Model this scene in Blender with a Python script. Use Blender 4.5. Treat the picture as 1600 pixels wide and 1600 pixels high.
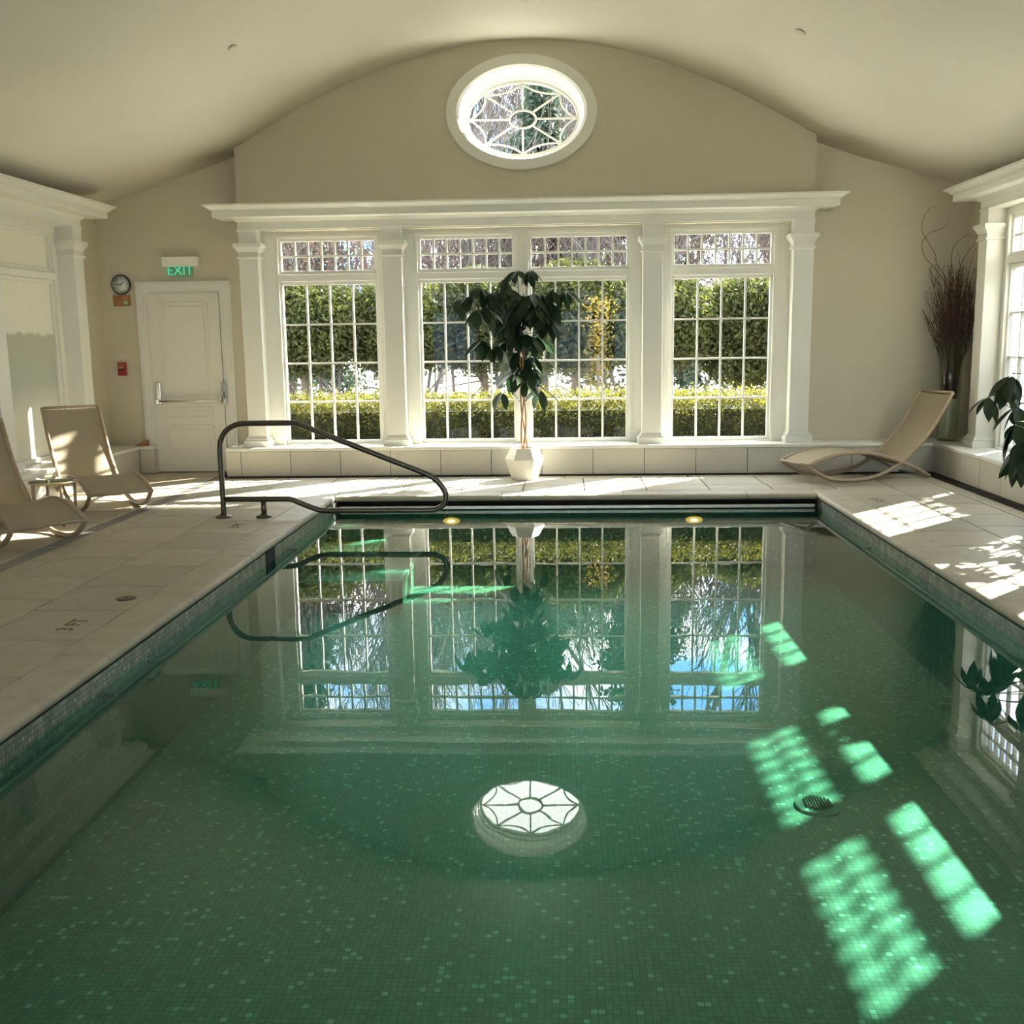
import bpy, bmesh, math, random
import numpy as np
from mathutils import Vector, Matrix

for o in list(bpy.data.objects):
    bpy.data.objects.remove(o, do_unlink=True)
S = bpy.context.scene
COL = S.collection
random.seed(7)
RNG = np.random.default_rng(11)
PI = math.pi

# ------------------------------------------------------------------ camera
cam_d = bpy.data.cameras.new('camera')
cam = bpy.data.objects.new('camera', cam_d)
COL.objects.link(cam)
S.camera = cam
cam_d.sensor_width = 36.0
cam_d.lens = 1630.33 / 1600 * 36.0
cam_d.clip_start, cam_d.clip_end = 0.05, 300
P_, Y_, R_ = .1653, .0511, -.0138
f_ = Vector((-math.sin(Y_) * math.cos(P_), math.cos(Y_) * math.cos(P_), -math.sin(P_)))
r_ = Vector((math.cos(Y_), math.sin(Y_), 0))
u_ = r_.cross(f_)
r2 = math.cos(R_) * r_ + math.sin(R_) * u_
u2 = -math.sin(R_) * r_ + math.cos(R_) * u_
m3 = Matrix((r2, u2, -f_)).transposed()
cam.matrix_world = Matrix.Translation((0, 0, 1.58)) @ m3.to_4x4()

# ------------------------------------------------------------------ exposure, sky, sun
vs = S.view_settings
vs.view_transform = 'Standard'
vs.look = 'None'
vs.gamma = 1.0
vs.use_curve_mapping = False
vs.exposure = 1.15
SKY = 5.0
SUN = 28.0
S.cycles.max_bounces = 14
S.cycles.diffuse_bounces = 6
S.cycles.glossy_bounces = 6
S.cycles.transparent_max_bounces = 24
S.cycles.transmission_bounces = 8
S.cycles.caustics_reflective = False
S.cycles.caustics_refractive = False
S.cycles.sample_clamp_indirect = 12.0
S.cycles.use_denoising = True

w = bpy.data.worlds.new('sky')
S.world = w
w.use_nodes = True
nt = w.node_tree
nt.nodes.clear()
tc = nt.nodes.new('ShaderNodeTexCoord')
mp = nt.nodes.new('ShaderNodeMapping')
mp.inputs['Scale'].default_value = (1.3, 1.3, 3.0)
mp.inputs['Location'].default_value = (0.9, 1.2, 0.6)
nz = nt.nodes.new('ShaderNodeTexNoise')
nz.inputs['Scale'].default_value = 2.3
nz.inputs['Detail'].default_value = 7
nz.inputs['Roughness'].default_value = .55
cr = nt.nodes.new('ShaderNodeValToRGB')
cr.color_ramp.elements[0].position = .42
cr.color_ramp.elements[0].color = (.14, .34, .72, 1)
cr.color_ramp.elements[1].position = .54
cr.color_ramp.elements[1].color = (1.0, .98, .94, 1)
bg = nt.nodes.new('ShaderNodeBackground')
bg.inputs['Strength'].default_value = SKY
wo = nt.nodes.new('ShaderNodeOutputWorld')
nt.links.new(tc.outputs['Generated'], mp.inputs['Vector'])
nt.links.new(mp.outputs['Vector'], nz.inputs['Vector'])
nt.links.new(nz.outputs['Fac'], cr.inputs['Fac'])
nt.links.new(cr.outputs['Color'], bg.inputs['Color'])
nt.links.new(bg.outputs['Background'], wo.inputs['Surface'])

SUN_AZ, SUN_EL = math.radians(45.4), math.radians(34.2)
sun_d = bpy.data.lights.new('sun', 'SUN')
sun_d.energy = SUN
sun_d.color = (1.0, .93, .81)
sun_d.angle = math.radians(.9)
sun = bpy.data.objects.new('sun', sun_d)
COL.objects.link(sun)
sv = Vector((math.sin(SUN_AZ) * math.cos(SUN_EL), math.cos(SUN_AZ) * math.cos(SUN_EL), math.sin(SUN_EL)))
sun.rotation_euler = sv.to_track_quat('Z', 'Y').to_euler()
sun.location = sv * 40


def portal(name, loc, rot, sx, sy):
    d = bpy.data.lights.new(name, 'AREA')
    d.shape = 'RECTANGLE'
    d.size, d.size_y = sx, sy
    d.cycles.is_portal = True
    o = bpy.data.objects.new(name, d)
    COL.objects.link(o)
    o.location = loc
    o.rotation_euler = rot


portal('window_portal', (-.467, 12.68, 1.58), (-PI / 2, 0, 0), 6.0, 2.5)
portal('oval_portal', (-.46, 12.74, 4.07), (-PI / 2, 0, 0), 1.35, .9)
portal('near_window_portal', (-.467, -2.0, 1.58), (PI / 2, 0, 0), 6.0, 2.5)
portal('side_window_portal', (4.95, 8.2, 1.58), (0, PI / 2, 0), 2.5, 6.4)


# ------------------------------------------------------------------ materials
def _n(nt, t, **kw):
    n = nt.nodes.new(t)
    for k, v in kw.items():
        n.inputs[k].default_value = v
    return n


def mat(name, col, rough=.6, metal=0.0, var=.0, vscale=6.0, bump=0.0, bscale=40.0, spec=.5, objvar=0.0,
        stain=None, stain_scale=2.0, stain_pos=(.5, .7), coords='Object', stretch=(1, 1, 1), emit=None, trans=0.0):
    m = bpy.data.materials.new(name)
    m.use_nodes = True
    t = m.node_tree
    b = t.nodes['Principled BSDF']
    b.inputs['Roughness'].default_value = rough
    b.inputs['Metallic'].default_value = metal
    b.inputs['Specular IOR Level'].default_value = spec
    c = tuple(col) + (1,)
    tcn = t.nodes.new('ShaderNodeTexCoord')
    mpn = _n(t, 'ShaderNodeMapping')
    mpn.inputs['Scale'].default_value = stretch
    t.links.new(tcn.outputs[coords], mpn.inputs['Vector'])
    src = None
    rgb = t.nodes.new('ShaderNodeRGB')
    rgb.outputs[0].default_value = c
    src = rgb.outputs[0]
    if stain is not None:
        ns = _n(t, 'ShaderNodeTexNoise', Scale=stain_scale, Detail=6.0, Roughness=.6)
        t.links.new(mpn.outputs[0], ns.inputs['Vector'])
        r = t.nodes.new('ShaderNodeValToRGB')
        r.color_ramp.elements[0].position, r.color_ramp.elements[1].position = stain_pos
        t.links.new(ns.outputs['Fac'], r.inputs['Fac'])
        mx = t.nodes.new('ShaderNodeMixRGB')
        mx.inputs['Color2'].default_value = tuple(stain) + (1,)
        t.links.new(r.outputs[0], mx.inputs['Fac'])
        t.links.new(src, mx.inputs['Color1'])
        src = mx.outputs[0]
    if var or objvar:
        hs = _n(t, 'ShaderNodeHueSaturation')
        t.links.new(src, hs.inputs['Color'])
        val = None
        if var:
            ns = _n(t, 'ShaderNodeTexNoise', Scale=vscale, Detail=5.0)
            t.links.new(mpn.outputs[0], ns.inputs['Vector'])
            mr = _n(t, 'ShaderNodeMapRange')
            mr.inputs['From Min'].default_value, mr.inputs['From Max'].default_value = .3, .7
            mr.inputs['To Min'].default_value, mr.inputs['To Max'].default_value = 1 - var, 1 + var
            t.links.new(ns.outputs['Fac'], mr.inputs['Value'])
            val = mr.outputs[0]
        if objvar:
            oi = t.nodes.new('ShaderNodeObjectInfo')
            mr = _n(t, 'ShaderNodeMapRange')
            mr.inputs['To Min'].default_value, mr.inputs['To Max'].default_value = 1 - objvar, 1 + objvar
            t.links.new(oi.outputs['Random'], mr.inputs['Value'])
            if val is None:
                val = mr.outputs[0]
            else:
                mu = t.nodes.new('ShaderNodeMath')
                mu.operation = 'MULTIPLY'
                t.links.new(val, mu.inputs[0])
                t.links.new(mr.outputs[0], mu.inputs[1])
                val = mu.outputs[0]
        t.links.new(val, hs.inputs['Value'])
        src = hs.outputs[0]
    t.links.new(src, b.inputs['Base Color'])
    if bump:
        nb = _n(t, 'ShaderNodeTexNoise', Scale=bscale, Detail=4.0)
        t.links.new(mpn.outputs[0], nb.inputs['Vector'])
        bp = _n(t, 'ShaderNodeBump', Strength=bump, Distance=.01)
        t.links.new(nb.outputs['Fac'], bp.inputs['Height'])
        t.links.new(bp.outputs[0], b.inputs['Normal'])
    if emit:
        b.inputs['Emission Color'].default_value = tuple(emit[0]) + (1,)
        b.inputs['Emission Strength'].default_value = emit[1]
    if trans:
        tr = t.nodes.new('ShaderNodeBsdfTranslucent')
        t.links.new(src, tr.inputs['Color'])
        ms = _n(t, 'ShaderNodeMixShader', Fac=trans)
        t.links.new(b.outputs[0], ms.inputs[1])
        t.links.new(tr.outputs[0], ms.inputs[2])
        t.links.new(ms.outputs[0], t.nodes['Material Output'].inputs['Surface'])
    return m


def clear_mat(name, tint, ior=1.45, rough=0.0, bump=None, gloss=(1, 1, 1)):
    """thin clear sheet: straight-through light tinted, Fresnel reflection on top"""
    m = bpy.data.materials.new(name)
    m.use_nodes = True
    t = m.node_tree
    t.nodes.clear()
    out = t.nodes.new('ShaderNodeOutputMaterial')
    fr = _n(t, 'ShaderNodeFresnel', IOR=ior)
    ge = t.nodes.new('ShaderNodeNewGeometry')      # the same Fresnel from either side of the thin sheet
    iv = _n(t, 'ShaderNodeMapRange')
    iv.inputs['To Min'].default_value, iv.inputs['To Max'].default_value = ior, 1 / ior
    t.links.new(ge.outputs['Backfacing'], iv.inputs['Value'])
    t.links.new(iv.outputs[0], fr.inputs['IOR'])
    tr = t.nodes.new('ShaderNodeBsdfTransparent')
    tr.inputs['Color'].default_value = tuple(tint) + (1,)
    gl = t.nodes.new('ShaderNodeBsdfGlossy')
    gl.inputs['Roughness'].default_value = rough
    gl.inputs['Color'].default_value = tuple(gloss) + (1,)
    mx = t.nodes.new('ShaderNodeMixShader')
    t.links.new(fr.outputs[0], mx.inputs['Fac'])
    t.links.new(tr.outputs[0], mx.inputs[1])
    t.links.new(gl.outputs[0], mx.inputs[2])
    t.links.new(mx.outputs[0], out.inputs['Surface'])
    if bump:
        tcn = t.nodes.new('ShaderNodeTexCoord')
        nb = _n(t, 'ShaderNodeTexNoise', Scale=bump[0], Detail=2.0)
        t.links.new(tcn.outputs['Object'], nb.inputs['Vector'])
        bp = _n(t, 'ShaderNodeBump', Strength=bump[1], Distance=bump[2])
        t.links.new(nb.outputs['Fac'], bp.inputs['Height'])
        t.links.new(bp.outputs[0], gl.inputs['Normal'])
    return m


def mosaic_mat(name, base, light, grout, size, axes, p_light=.06, stain=None):
    """small square tiles: grid of grout lines and per-tile tone from the cell number"""
    m = bpy.data.materials.new(name)
    m.use_nodes = True
    t = m.node_tree
    b = t.nodes['Principled BSDF']
    b.inputs['Roughness'].default_value = .35
    tcn = t.nodes.new('ShaderNodeTexCoord')
    sp = t.nodes.new('ShaderNodeSeparateXYZ')
    t.links.new(tcn.outputs['Object'], sp.inputs[0])

    def math_(op, a, bb=None, c=None):
        n = t.nodes.new('ShaderNodeMath')
        n.operation = op
        for i, v in enumerate((a, bb, c)):
            if v is None:
                continue
            if isinstance(v, (int, float)):
                n.inputs[i].default_value = v
            else:
                t.links.new(v, n.inputs[i])
        return n.outputs[0]
    cells, edges = [], []
    for ax in axes:
        s = math_('DIVIDE', sp.outputs[ax], size)
        cells.append(math_('FLOOR', s))
        fr = math_('FRACT', s)
        edges.append(math_('MAXIMUM', math_('LESS_THAN', fr, .07), math_('GREATER_THAN', fr, .93)))
    cb = t.nodes.new('ShaderNodeCombineXYZ')
    t.links.new(cells[0], cb.inputs[0])
    t.links.new(cells[1], cb.inputs[1])
    wn = t.nodes.new('ShaderNodeTexWhiteNoise')
    wn.noise_dimensions = '3D'
    t.links.new(cb.outputs[0], wn.inputs['Vector'])
    r = t.nodes.new('ShaderNodeValToRGB')
    e = r.color_ramp.elements
    e[0].position, e[0].color = 0.0, tuple(x * .8 for x in base) + (1,)
    e[1].position, e[1].color = 1 - p_light - .01, tuple(x * 1.2 for x in base) + (1,)
    k = e.new(1 - p_light)
    k.color = tuple(light) + (1,)
    t.links.new(wn.outputs['Value'], r.inputs['Fac'])
    src = r.outputs[0]
    if stain is not None:
        mp_ = _n(t, 'ShaderNodeMapping')
        mp_.inputs['Scale'].default_value = (1, 1, .8)
        t.links.new(tcn.outputs['Object'], mp_.inputs[0])
        ns = _n(t, 'ShaderNodeTexNoise', Scale=9.0, Detail=7.0, Roughness=.7)
        t.links.new(mp_.outputs[0], ns.inputs['Vector'])
        rr = t.nodes.new('ShaderNodeValToRGB')
        rr.color_ramp.elements[0].position, rr.color_ramp.elements[1].position = .48, .62
        t.links.new(ns.outputs['Fac'], rr.inputs['Fac'])
        mx = t.nodes.new('ShaderNodeMixRGB')
        mx.inputs['Color2'].default_value = tuple(stain) + (1,)
        t.links.new(rr.outputs[0], mx.inputs['Fac'])
        t.links.new(src, mx.inputs['Color1'])
        src = mx.outputs[0]
    mg = t.nodes.new('ShaderNodeMixRGB')
    mg.inputs['Color2'].default_value = tuple(grout) + (1,)
    t.links.new(math_('MAXIMUM', edges[0], edges[1]), mg.inputs['Fac'])
    t.links.new(src, mg.inputs['Color1'])
    t.links.new(mg.outputs[0], b.inputs['Base Color'])
    return m


M = {}
M['wall'] = mat('wall_paint', (.565, .52, .405), .85, var=.02, vscale=1.5, bump=.03, bscale=120)
M['ceil'] = mat('ceiling_paint', (.77, .74, .655), .9, var=.015, vscale=1.2)
M['trim'] = mat('trim_paint', (.72, .71, .65), .42, var=.02, vscale=2.5)
M['door'] = mat('door_paint', (.69, .67, .59), .45, var=.02, vscale=2)
M['tile'] = mat('limestone_tile', (.40, .36, .275), .5, var=.10, vscale=5.0, bump=.06, bscale=60, objvar=.07,
                stain=(.345, .305, .225), stain_scale=3.5, stain_pos=(.5, .75))
M['coping'] = mat('limestone_coping', (.43, .385, .295), .5, var=.10, vscale=7.0, bump=.06, bscale=60, objvar=.05,
                  stain=(.36, .32, .24), stain_scale=4.0, stain_pos=(.5, .75))
M['ledge_tile'] = mat('ledge_tile', (.54, .51, .435), .4, var=.05, vscale=4, objvar=.03)
M['grout'] = mat('grout', (.055, .043, .026), .9, var=.1, vscale=8)
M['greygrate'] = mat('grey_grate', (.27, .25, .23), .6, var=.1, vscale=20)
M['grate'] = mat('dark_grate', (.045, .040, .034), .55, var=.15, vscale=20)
M['black'] = mat('black_void', (.012, .011, .010), .8)
M['rail'] = mat('bronze_handrail', (.12, .105, .085), .33, metal=.85, var=.08, vscale=12)
M['steel'] = mat('steel', (.55, .54, .50), .25, metal=.9, var=.05, vscale=20)
M['dull'] = mat('dull_steel', (.22, .22, .20), .45, metal=.6, var=.1, vscale=15)
M['chrome'] = mat('chrome', (.70, .69, .66), .16, metal=1.0)
M['alu'] = mat('aluminium_bar', (.50, .50, .47), .4, metal=.7, var=.1, vscale=9, stretch=(1, 8, 8))
M['frame_tan'] = mat('tan_frame', (.36, .275, .18), .4, var=.05, vscale=10)
M['sling'] = mat('sling_fabric', (.44, .375, .27), .8, var=.04, vscale=60, bump=.15, bscale=300, trans=.25)
M['leaf'] = mat('plant_leaf', (.013, .034, .012), .42, var=.25, vscale=3, objvar=.3, trans=.30)
M['stem'] = mat('plant_stem', (.36, .20, .10), .6, var=.2, vscale=25, stretch=(1, 1, .2))
M['stalk'] = mat('leaf_stalk', (.035, .05, .02), .5, var=.2, vscale=25)
M['pot'] = mat('white_pot', (.78, .76, .70), .4, var=.02, vscale=6)
M['soil'] = mat('potting_soil', (.05, .035, .025), .95, var=.3, vscale=60, bump=.5)
M['twig'] = mat('red_brown_twig', (.085, .042, .035), .7, var=.3, vscale=40)
M['willow'] = mat('curly_willow', (.13, .085, .05), .7, var=.3, vscale=40)
M['sand'] = mat('pale_filler', (.55, .54, .44), .6, var=.1, vscale=30)
M['red'] = mat('red_plastic', (.30, .018, .016), .35)
M['signwhite'] = mat('sign_white', (.80, .78, .70), .4)
M['green'] = mat('exit_green', (.05, .52, .33), .4, emit=((.08, .75, .48), .25))
M['brown'] = mat('brown_plaque', (.30, .15, .05), .5, var=.15, vscale=14)
M['brownlight'] = mat('plaque_panel', (.45, .22, .09), .5, var=.2, vscale=20)
M['plaquepale'] = mat('plaque_pale', (.60, .55, .38), .5)
M['plaquegreen'] = mat('plaque_green', (.18, .26, .09), .5)
M['clockface'] = mat('clock_face', (.62, .64, .60), .35)
M['clockrim'] = mat('clock_rim', (.10, .10, .085), .3, metal=.6)
M['ink'] = mat('black_ink', (.012, .012, .012), .5)
M['mark'] = mat('worn_paint', (.075, .058, .03), .8, var=.3, vscale=60)
M['orange'] = mat('wood_wedge', (.36, .15, .06), .6, var=.2, vscale=30)
M['glass'] = clear_mat('window_glass', (.97, .99, .97), 1.14)
M['vase'] = clear_mat('vase_glass', (.90, .93, .86), 1.45, .02)
M['acrylic'] = clear_mat('clear_acrylic', (.80, .92, .84), 1.4)
M['tabletop'] = clear_mat('table_glass', (.55, .62, .52), 1.5)
M['water'] = clear_mat('pool_water', (.39, .80, .67), 1.333, 0.0, bump=(3.2, .035, .010))
M['mosaic'] = mosaic_mat('pool_mosaic', (.20, .215, .17), (.42, .46, .38), (.12, .13, .10), .027, (0, 1), .05)
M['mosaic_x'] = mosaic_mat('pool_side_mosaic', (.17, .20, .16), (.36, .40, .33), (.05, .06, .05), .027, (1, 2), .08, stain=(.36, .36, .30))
M['mosaic_dim'] = mosaic_mat('pool_dimmed_mosaic', (.055, .12, .085), (.10, .19, .14), (.04, .045, .035), .027, (1, 2), .05)  # darker, greener tile: the water's dimming and scatter put into the colour
M['mosaic_y'] = mosaic_mat('pool_end_mosaic', (.12, .15, .12), (.30, .34, .28), (.05, .06, .05), .027, (0, 2), .06)
M['lamp'] = mat('pool_lamp', (.8, .5, .25), .4, emit=((1.0, .33, .07), .9))
M['lampcore'] = mat('pool_lamp_core', (.9, .8, .6), .4, emit=((1.0, .60, .28), 3.0))
M['panel'] = mat('etched_panel', (.74, .73, .63), .35, var=.03, vscale=1.2)
M['lawn'] = mat('winter_lawn', (.50, .46, .36), .95, var=.25, vscale=.7, stain=(.60, .58, .56), stain_scale=.35, stain_pos=(.42, .58))
M['hedge'] = mat('hedge_leaf', (.098, .095, .015), .55, var=.5, vscale=9, trans=.58)
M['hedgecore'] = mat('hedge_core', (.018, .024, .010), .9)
M['ever'] = mat('evergreen_leaf', (.055, .062, .012), .6, var=.5, vscale=3.5, trans=.58)
M['conifer'] = mat('conifer_needle', (.030, .050, .028), .7, var=.35, vscale=2, trans=.2)
M['bark'] = mat('bark', (.085, .068, .055), .9, var=.3, vscale=12, stretch=(1, 1, .25))
M['greybark'] = mat('grey_bark', (.075, .063, .055), .9, var=.3, vscale=8, stretch=(1, 1, .25))
M['redleaf'] = mat('brown_leaf', (.09, .048, .034), .8, var=.4, vscale=5, trans=.3)
M['goldleaf'] = mat('golden_leaf', (.15, .105, .014), .6, var=.35, vscale=6, trans=.5)
# etched wall panel with a cleared greenish area
def panel_mat():
    m = mat('etched_panel_cleared', (.74, .73, .63), .4)
    t = m.node_tree
    b = t.nodes['Principled BSDF']
    tcn = t.nodes.new('ShaderNodeTexCoord')
    sp = t.nodes.new('ShaderNodeSeparateXYZ')
    t.links.new(tcn.outputs['Object'], sp.inputs[0])
    ns = _n(t, 'ShaderNodeTexNoise', Scale=7.0, Detail=6.0, Roughness=.7)
    t.links.new(tcn.outputs['Object'], ns.inputs['Vector'])
    a = t.nodes.new('ShaderNodeMath'); a.operation = 'MULTIPLY_ADD'
    t.links.new(ns.outputs['Fac'], a.inputs[0]); a.inputs[1].default_value = .16
    t.links.new(sp.outputs[2], a.inputs[2])
    r = t.nodes.new('ShaderNodeValToRGB')
    e = r.color_ramp.elements
    e[0].position, e[0].color = .0, (.72, .71, .61, 1)
    e[1].position, e[1].color = 1.0, (.74, .73, .63, 1)
    for p, c in ((.30, (.66, .66, .57, 1)), (.46, (.42, .44, .37, 1)), (.72, (.42, .43, .34, 1)), (.735, (.72, .71, .61, 1))):
        k = e.new(p); k.color = c
    mr = _n(t, 'ShaderNodeMapRange')
    mr.inputs['From Min'].default_value, mr.inputs['From Max'].default_value = .34, 2.30
    t.links.new(a.outputs[0], mr.inputs['Value'])
    t.links.new(mr.outputs[0], r.inputs['Fac'])
    t.links.new(r.outputs[0], b.inputs['Base Color'])
    return m
M['panel2'] = panel_mat()


# ------------------------------------------------------------------ mesh building
class MB:
    def __init__(self):
        self.v, self.f, self.sm = [], [], []

    def add(self, vs, fs, smooth=False):
        o = len(self.v)
        self.v.extend(tuple(p) for p in vs)
        self.f.extend(tuple(i + o for i in q) for q in fs)
        self.sm.extend([smooth] * len(fs))
        return self

    def box(self, x0, x1, y0, y1, z0, z1, T=None):
        p = [(x, y, z) for z in (z0, z1) for x, y in ((x0, y0), (x1, y0), (x1, y1), (x0, y1))]
        if T:
            p = [T(*q) for q in p]
        return self.add(p, [(0, 3, 2, 1), (4, 5, 6, 7), (0, 1, 5, 4), (1, 2, 6, 5), (2, 3, 7, 6), (3, 0, 4, 7)])

    def frust(self, r0, z0, r1, z1, T=None):
        p = [(x, y, z) for (r, z) in ((r0, z0), (r1, z1)) for x, y in ((r[0], r[2]), (r[1], r[2]), (r[1], r[3]), (r[0], r[3]))]
        if T:
            p = [T(*q) for q in p]
        return self.add(p, [(0, 3, 2, 1), (4, 5, 6, 7), (0, 1, 5, 4), (1, 2, 6, 5), (2, 3, 7, 6), (3, 0, 4, 7)])

    def tube(self, pts, r, n=10, caps=True, closed=False, smooth=True):
        pts = [Vector(p) for p in pts]
        rs = r if hasattr(r, '__len__') else [r] * len(pts)
        N = len(pts)
        t0 = (pts[1] - pts[0]).normalized()
        a = Vector((0, 0, 1)) if abs(t0.z) < .9 else Vector((1, 0, 0))
        u = t0.cross(a).normalized()
        vs, fs = [], []
        for i in range(N):
            if closed:
                t = (pts[(i + 1) % N] - pts[i - 1]).normalized()
            else:
                t = (pts[min(i + 1, N - 1)] - pts[max(i - 1, 0)]).normalized()
            u = (u - t * u.dot(t))
            u = u.normalized() if u.length > 1e-6 else t.orthogonal().normalized()
            v = t.cross(u)
            for k in range(n):
                an = 2 * PI * k / n
                vs.append(pts[i] + (u * math.cos(an) + v * math.sin(an)) * rs[i])
        for i in range(N if closed else N - 1):
            j = (i + 1) % N
            for k in range(n):
                l = (k + 1) % n
                fs.append((i * n + k, i * n + l, j * n + l, j * n + k))
        if caps and not closed:
            fs.append(tuple(range(n - 1, -1, -1)))
            fs.append(tuple((N - 1) * n + k for k in range(n)))
        return self.add(vs, fs, smooth)

    def lathe(self, prof, c=(0, 0, 0), n=32, smooth=True, ry=1.0, rot=0.0):
        vs, fs = [], []
        for r, z in prof:
            for k in range(n):
                a = 2 * PI * k / n + rot
                vs.append((c[0] + r * math.cos(a), c[1] + r * ry * math.sin(a), c[2] + z))
        for i in range(len(prof) - 1):
            for k in range(n):
                l = (k + 1) % n
                fs.append((i * n + k, i * n + l, (i + 1) * n + l, (i + 1) * n + k))
        fs.append(tuple(range(n - 1, -1, -1)))
        fs.append(tuple((len(prof) - 1) * n + k for k in range(n)))
        return self.add(vs, fs, smooth)

    def obj(self, name, m, parent=None, bevel=0, kind=None, loc=None, recalc=True):
        me = bpy.data.meshes.new(name)
        me.from_pydata(self.v, [], self.f)
        me.polygons.foreach_set('use_smooth', self.sm)
        if recalc and len(self.f) < 60000:
            bm = bmesh.new()
            bm.from_mesh(me)
            bmesh.ops.recalc_face_normals(bm, faces=bm.faces)
            bm.to_mesh(me)
            bm.free()
        me.materials.append(m)
        o = bpy.data.objects.new(name, me)
        COL.objects.link(o)
        if parent is not None:
            o.parent = parent
        if bevel:
            b = o.modifiers.new('edge', 'BEVEL')
            b.width = bevel
            b.segments = 2
            b.limit_method = 'ANGLE'
        if kind:
            o['kind'] = kind
        if loc is not None:
            o.location = loc
        return o


def tag(o, label, cat, group=None, kind=None):
    o['label'] = label
    o['category'] = cat
    if group:
        o['group'] = group
    if kind:
        o['kind'] = kind
    return o


def empty(name, loc=(0, 0, 0), rz=0.0):
    o = bpy.data.objects.new(name, None)
    COL.objects.link(o)
    o.location = loc
    o.rotation_euler = (0, 0, rz)
    o.empty_display_size = .1
    return o


def inst(o, name=None, loc=None, parent=None, matrix=None):
    c = o.copy()
    COL.objects.link(c)
    if parent is not None:
        c.parent = parent
    if loc is not None:
        c.location = loc
    if matrix is not None:
        c.matrix_local = matrix
    return c


def text(name, body, size, m, parent, matrix, extrude=.001, align='CENTER'):
    cu = bpy.data.curves.new(name, 'FONT')
    cu.body = body
    cu.size = size
    cu.extrude = extrude
    cu.align_x = align
    cu.align_y = 'CENTER'
    cu.materials.append(m)
    tmp = bpy.data.objects.new(name, cu)
    me = bpy.data.meshes.new_from_object(tmp)
    bpy.data.objects.remove(tmp)
    o = bpy.data.objects.new(name, me)
    COL.objects.link(o)
    o.parent = parent
    o.matrix_local = matrix
    return o


def catmull(pts, n=8):
    pts = [Vector(p) for p in pts]
    P = [pts[0] * 2 - pts[1]] + pts + [pts[-1] * 2 - pts[-2]]
    out = []
    for i in range(1, len(P) - 2):
        for k in range(n):
            t = k / n
            a, b, c, d = P[i - 1], P[i], P[i + 1], P[i + 2]
            out.append(.5 * ((2 * b) + (c - a) * t + (2 * a - 5 * b + 4 * c - d) * t * t + (3 * b - 3 * c + d - a) * t ** 3))
    out.append(pts[-1])
    return out


# ------------------------------------------------------------------ the shell
XC = -.46
PROF = [(0, 4.84), (.5, 4.82), (1.0, 4.735), (1.5, 4.60), (2.0, 4.41), (2.5, 4.19), (3.0, 3.92), (3.3, 3.76),
        (3.8, 3.585), (4.3, 3.435), (4.8, 3.29), (5.2, 3.18), (5.5, 3.09)]


def ceil_z(x):
    d = abs(x - XC)
    return float(np.interp(d, [p[0] for p in PROF], [p[1] for p in PROF]))


cp = [Vector((d, 0, z)) for d, z in PROF]
cpts = catmull([Vector((-cp[1].x, 0, cp[1].z))] + cp, 5)[5:]
xs = [XC - p.x for p in reversed(cpts)] + [XC + p.x for p in cpts[1:]]
zs = [p.z for p in reversed(cpts)] + [p.z for p in cpts[1:]]
CX, CZ = np.array(xs), np.array(zs)


def ceil_s(x):
    return float(np.interp(x, CX, CZ))


b = MB()
nx = len(xs)
vs = [(x, y, z + dz) for dz in (0, .15) for y in (-1.8, 12.75) for x, z in zip(xs, zs)]
fs = []
for i in range(nx - 1):
    fs.append((i, i + 1, nx + i + 1, nx + i))
    fs.append((2 * nx + i, 3 * nx + i, 3 * nx + i + 1, 2 * nx + i + 1))
    fs.append((i, 2 * nx + i, 2 * nx + i + 1, i + 1))
    fs.append((nx + i, nx + i + 1, 3 * nx + i + 1, 3 * nx + i))
b.add(vs, fs, True)
ceiling = b.obj('ceiling', M['ceil'], kind='structure', recalc=False)
tag(ceiling, 'smooth cream barrel-vaulted ceiling over the pool hall', 'ceiling')

XL, XR, YF = -5.62, 4.70, 12.60   # casing / wall planes
# walls: far
b = MB()
T_OUT = 12.74


def wall_strip(b, x0, x1, y0, y1, z0, step=.15):
    n = max(1, int(math.ceil((x1 - x0) / step)))
    q = [x0 + (x1 - x0) * i / n for i in range(n + 1)]
    for i in range(n):
        a, c = q[i], q[i + 1]
        za, zc = ceil_s(a) + .05, ceil_s(c) + .05
        p = [(a, y0, z0), (c, y0, z0), (c, y1, z0), (a, y1, z0), (a, y0, za), (c, y0, zc), (c, y1, zc), (a, y1, za)]
        b.add(p, [(0, 3, 2, 1), (4, 5, 6, 7), (0, 1, 5, 4), (2, 3, 7, 6)] + ([(3, 0, 4, 7)] if i == 0 else []) + ([(1, 2, 6, 5)] if i == n - 1 else []))


BX0, BX1 = -3.757, 2.823
wall_strip(b, XL - .2, BX0 + .02, 12.60, T_OUT, -.1)
wall_strip(b, BX1 - .02, XR + .2, 12.60, T_OUT, -.1)
wall_far = b.obj('wall_far', M['wall'], kind='structure')
tag(wall_far, 'beige painted end wall around the big windows', 'wall')

# upper bay wall with the oval hole (front at 12.28)
OX, OZ = -.46, 4.072
oa, ob = .705, .495


def ray_edge(an):
    dx, dz = math.cos(an), math.sin(an)
    best = 9.0
    if dx > 1e-6: best = min(best, (BX1 - OX) / dx)
    if dx < -1e-6: best = min(best, (BX0 - OX) / dx)
    if dz < -1e-6: best = min(best, (2.84 - OZ) / dz)
    lo, hi = 0.0, best
    if OZ + dz * best > ceil_s(OX + dx * best) + .04:
        for _ in range(40):
            mid = (lo + hi) / 2
            if OZ + dz * mid > ceil_s(OX + dx * mid) + .04: hi = mid
            else: lo = mid
        best = lo
    return best


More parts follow.
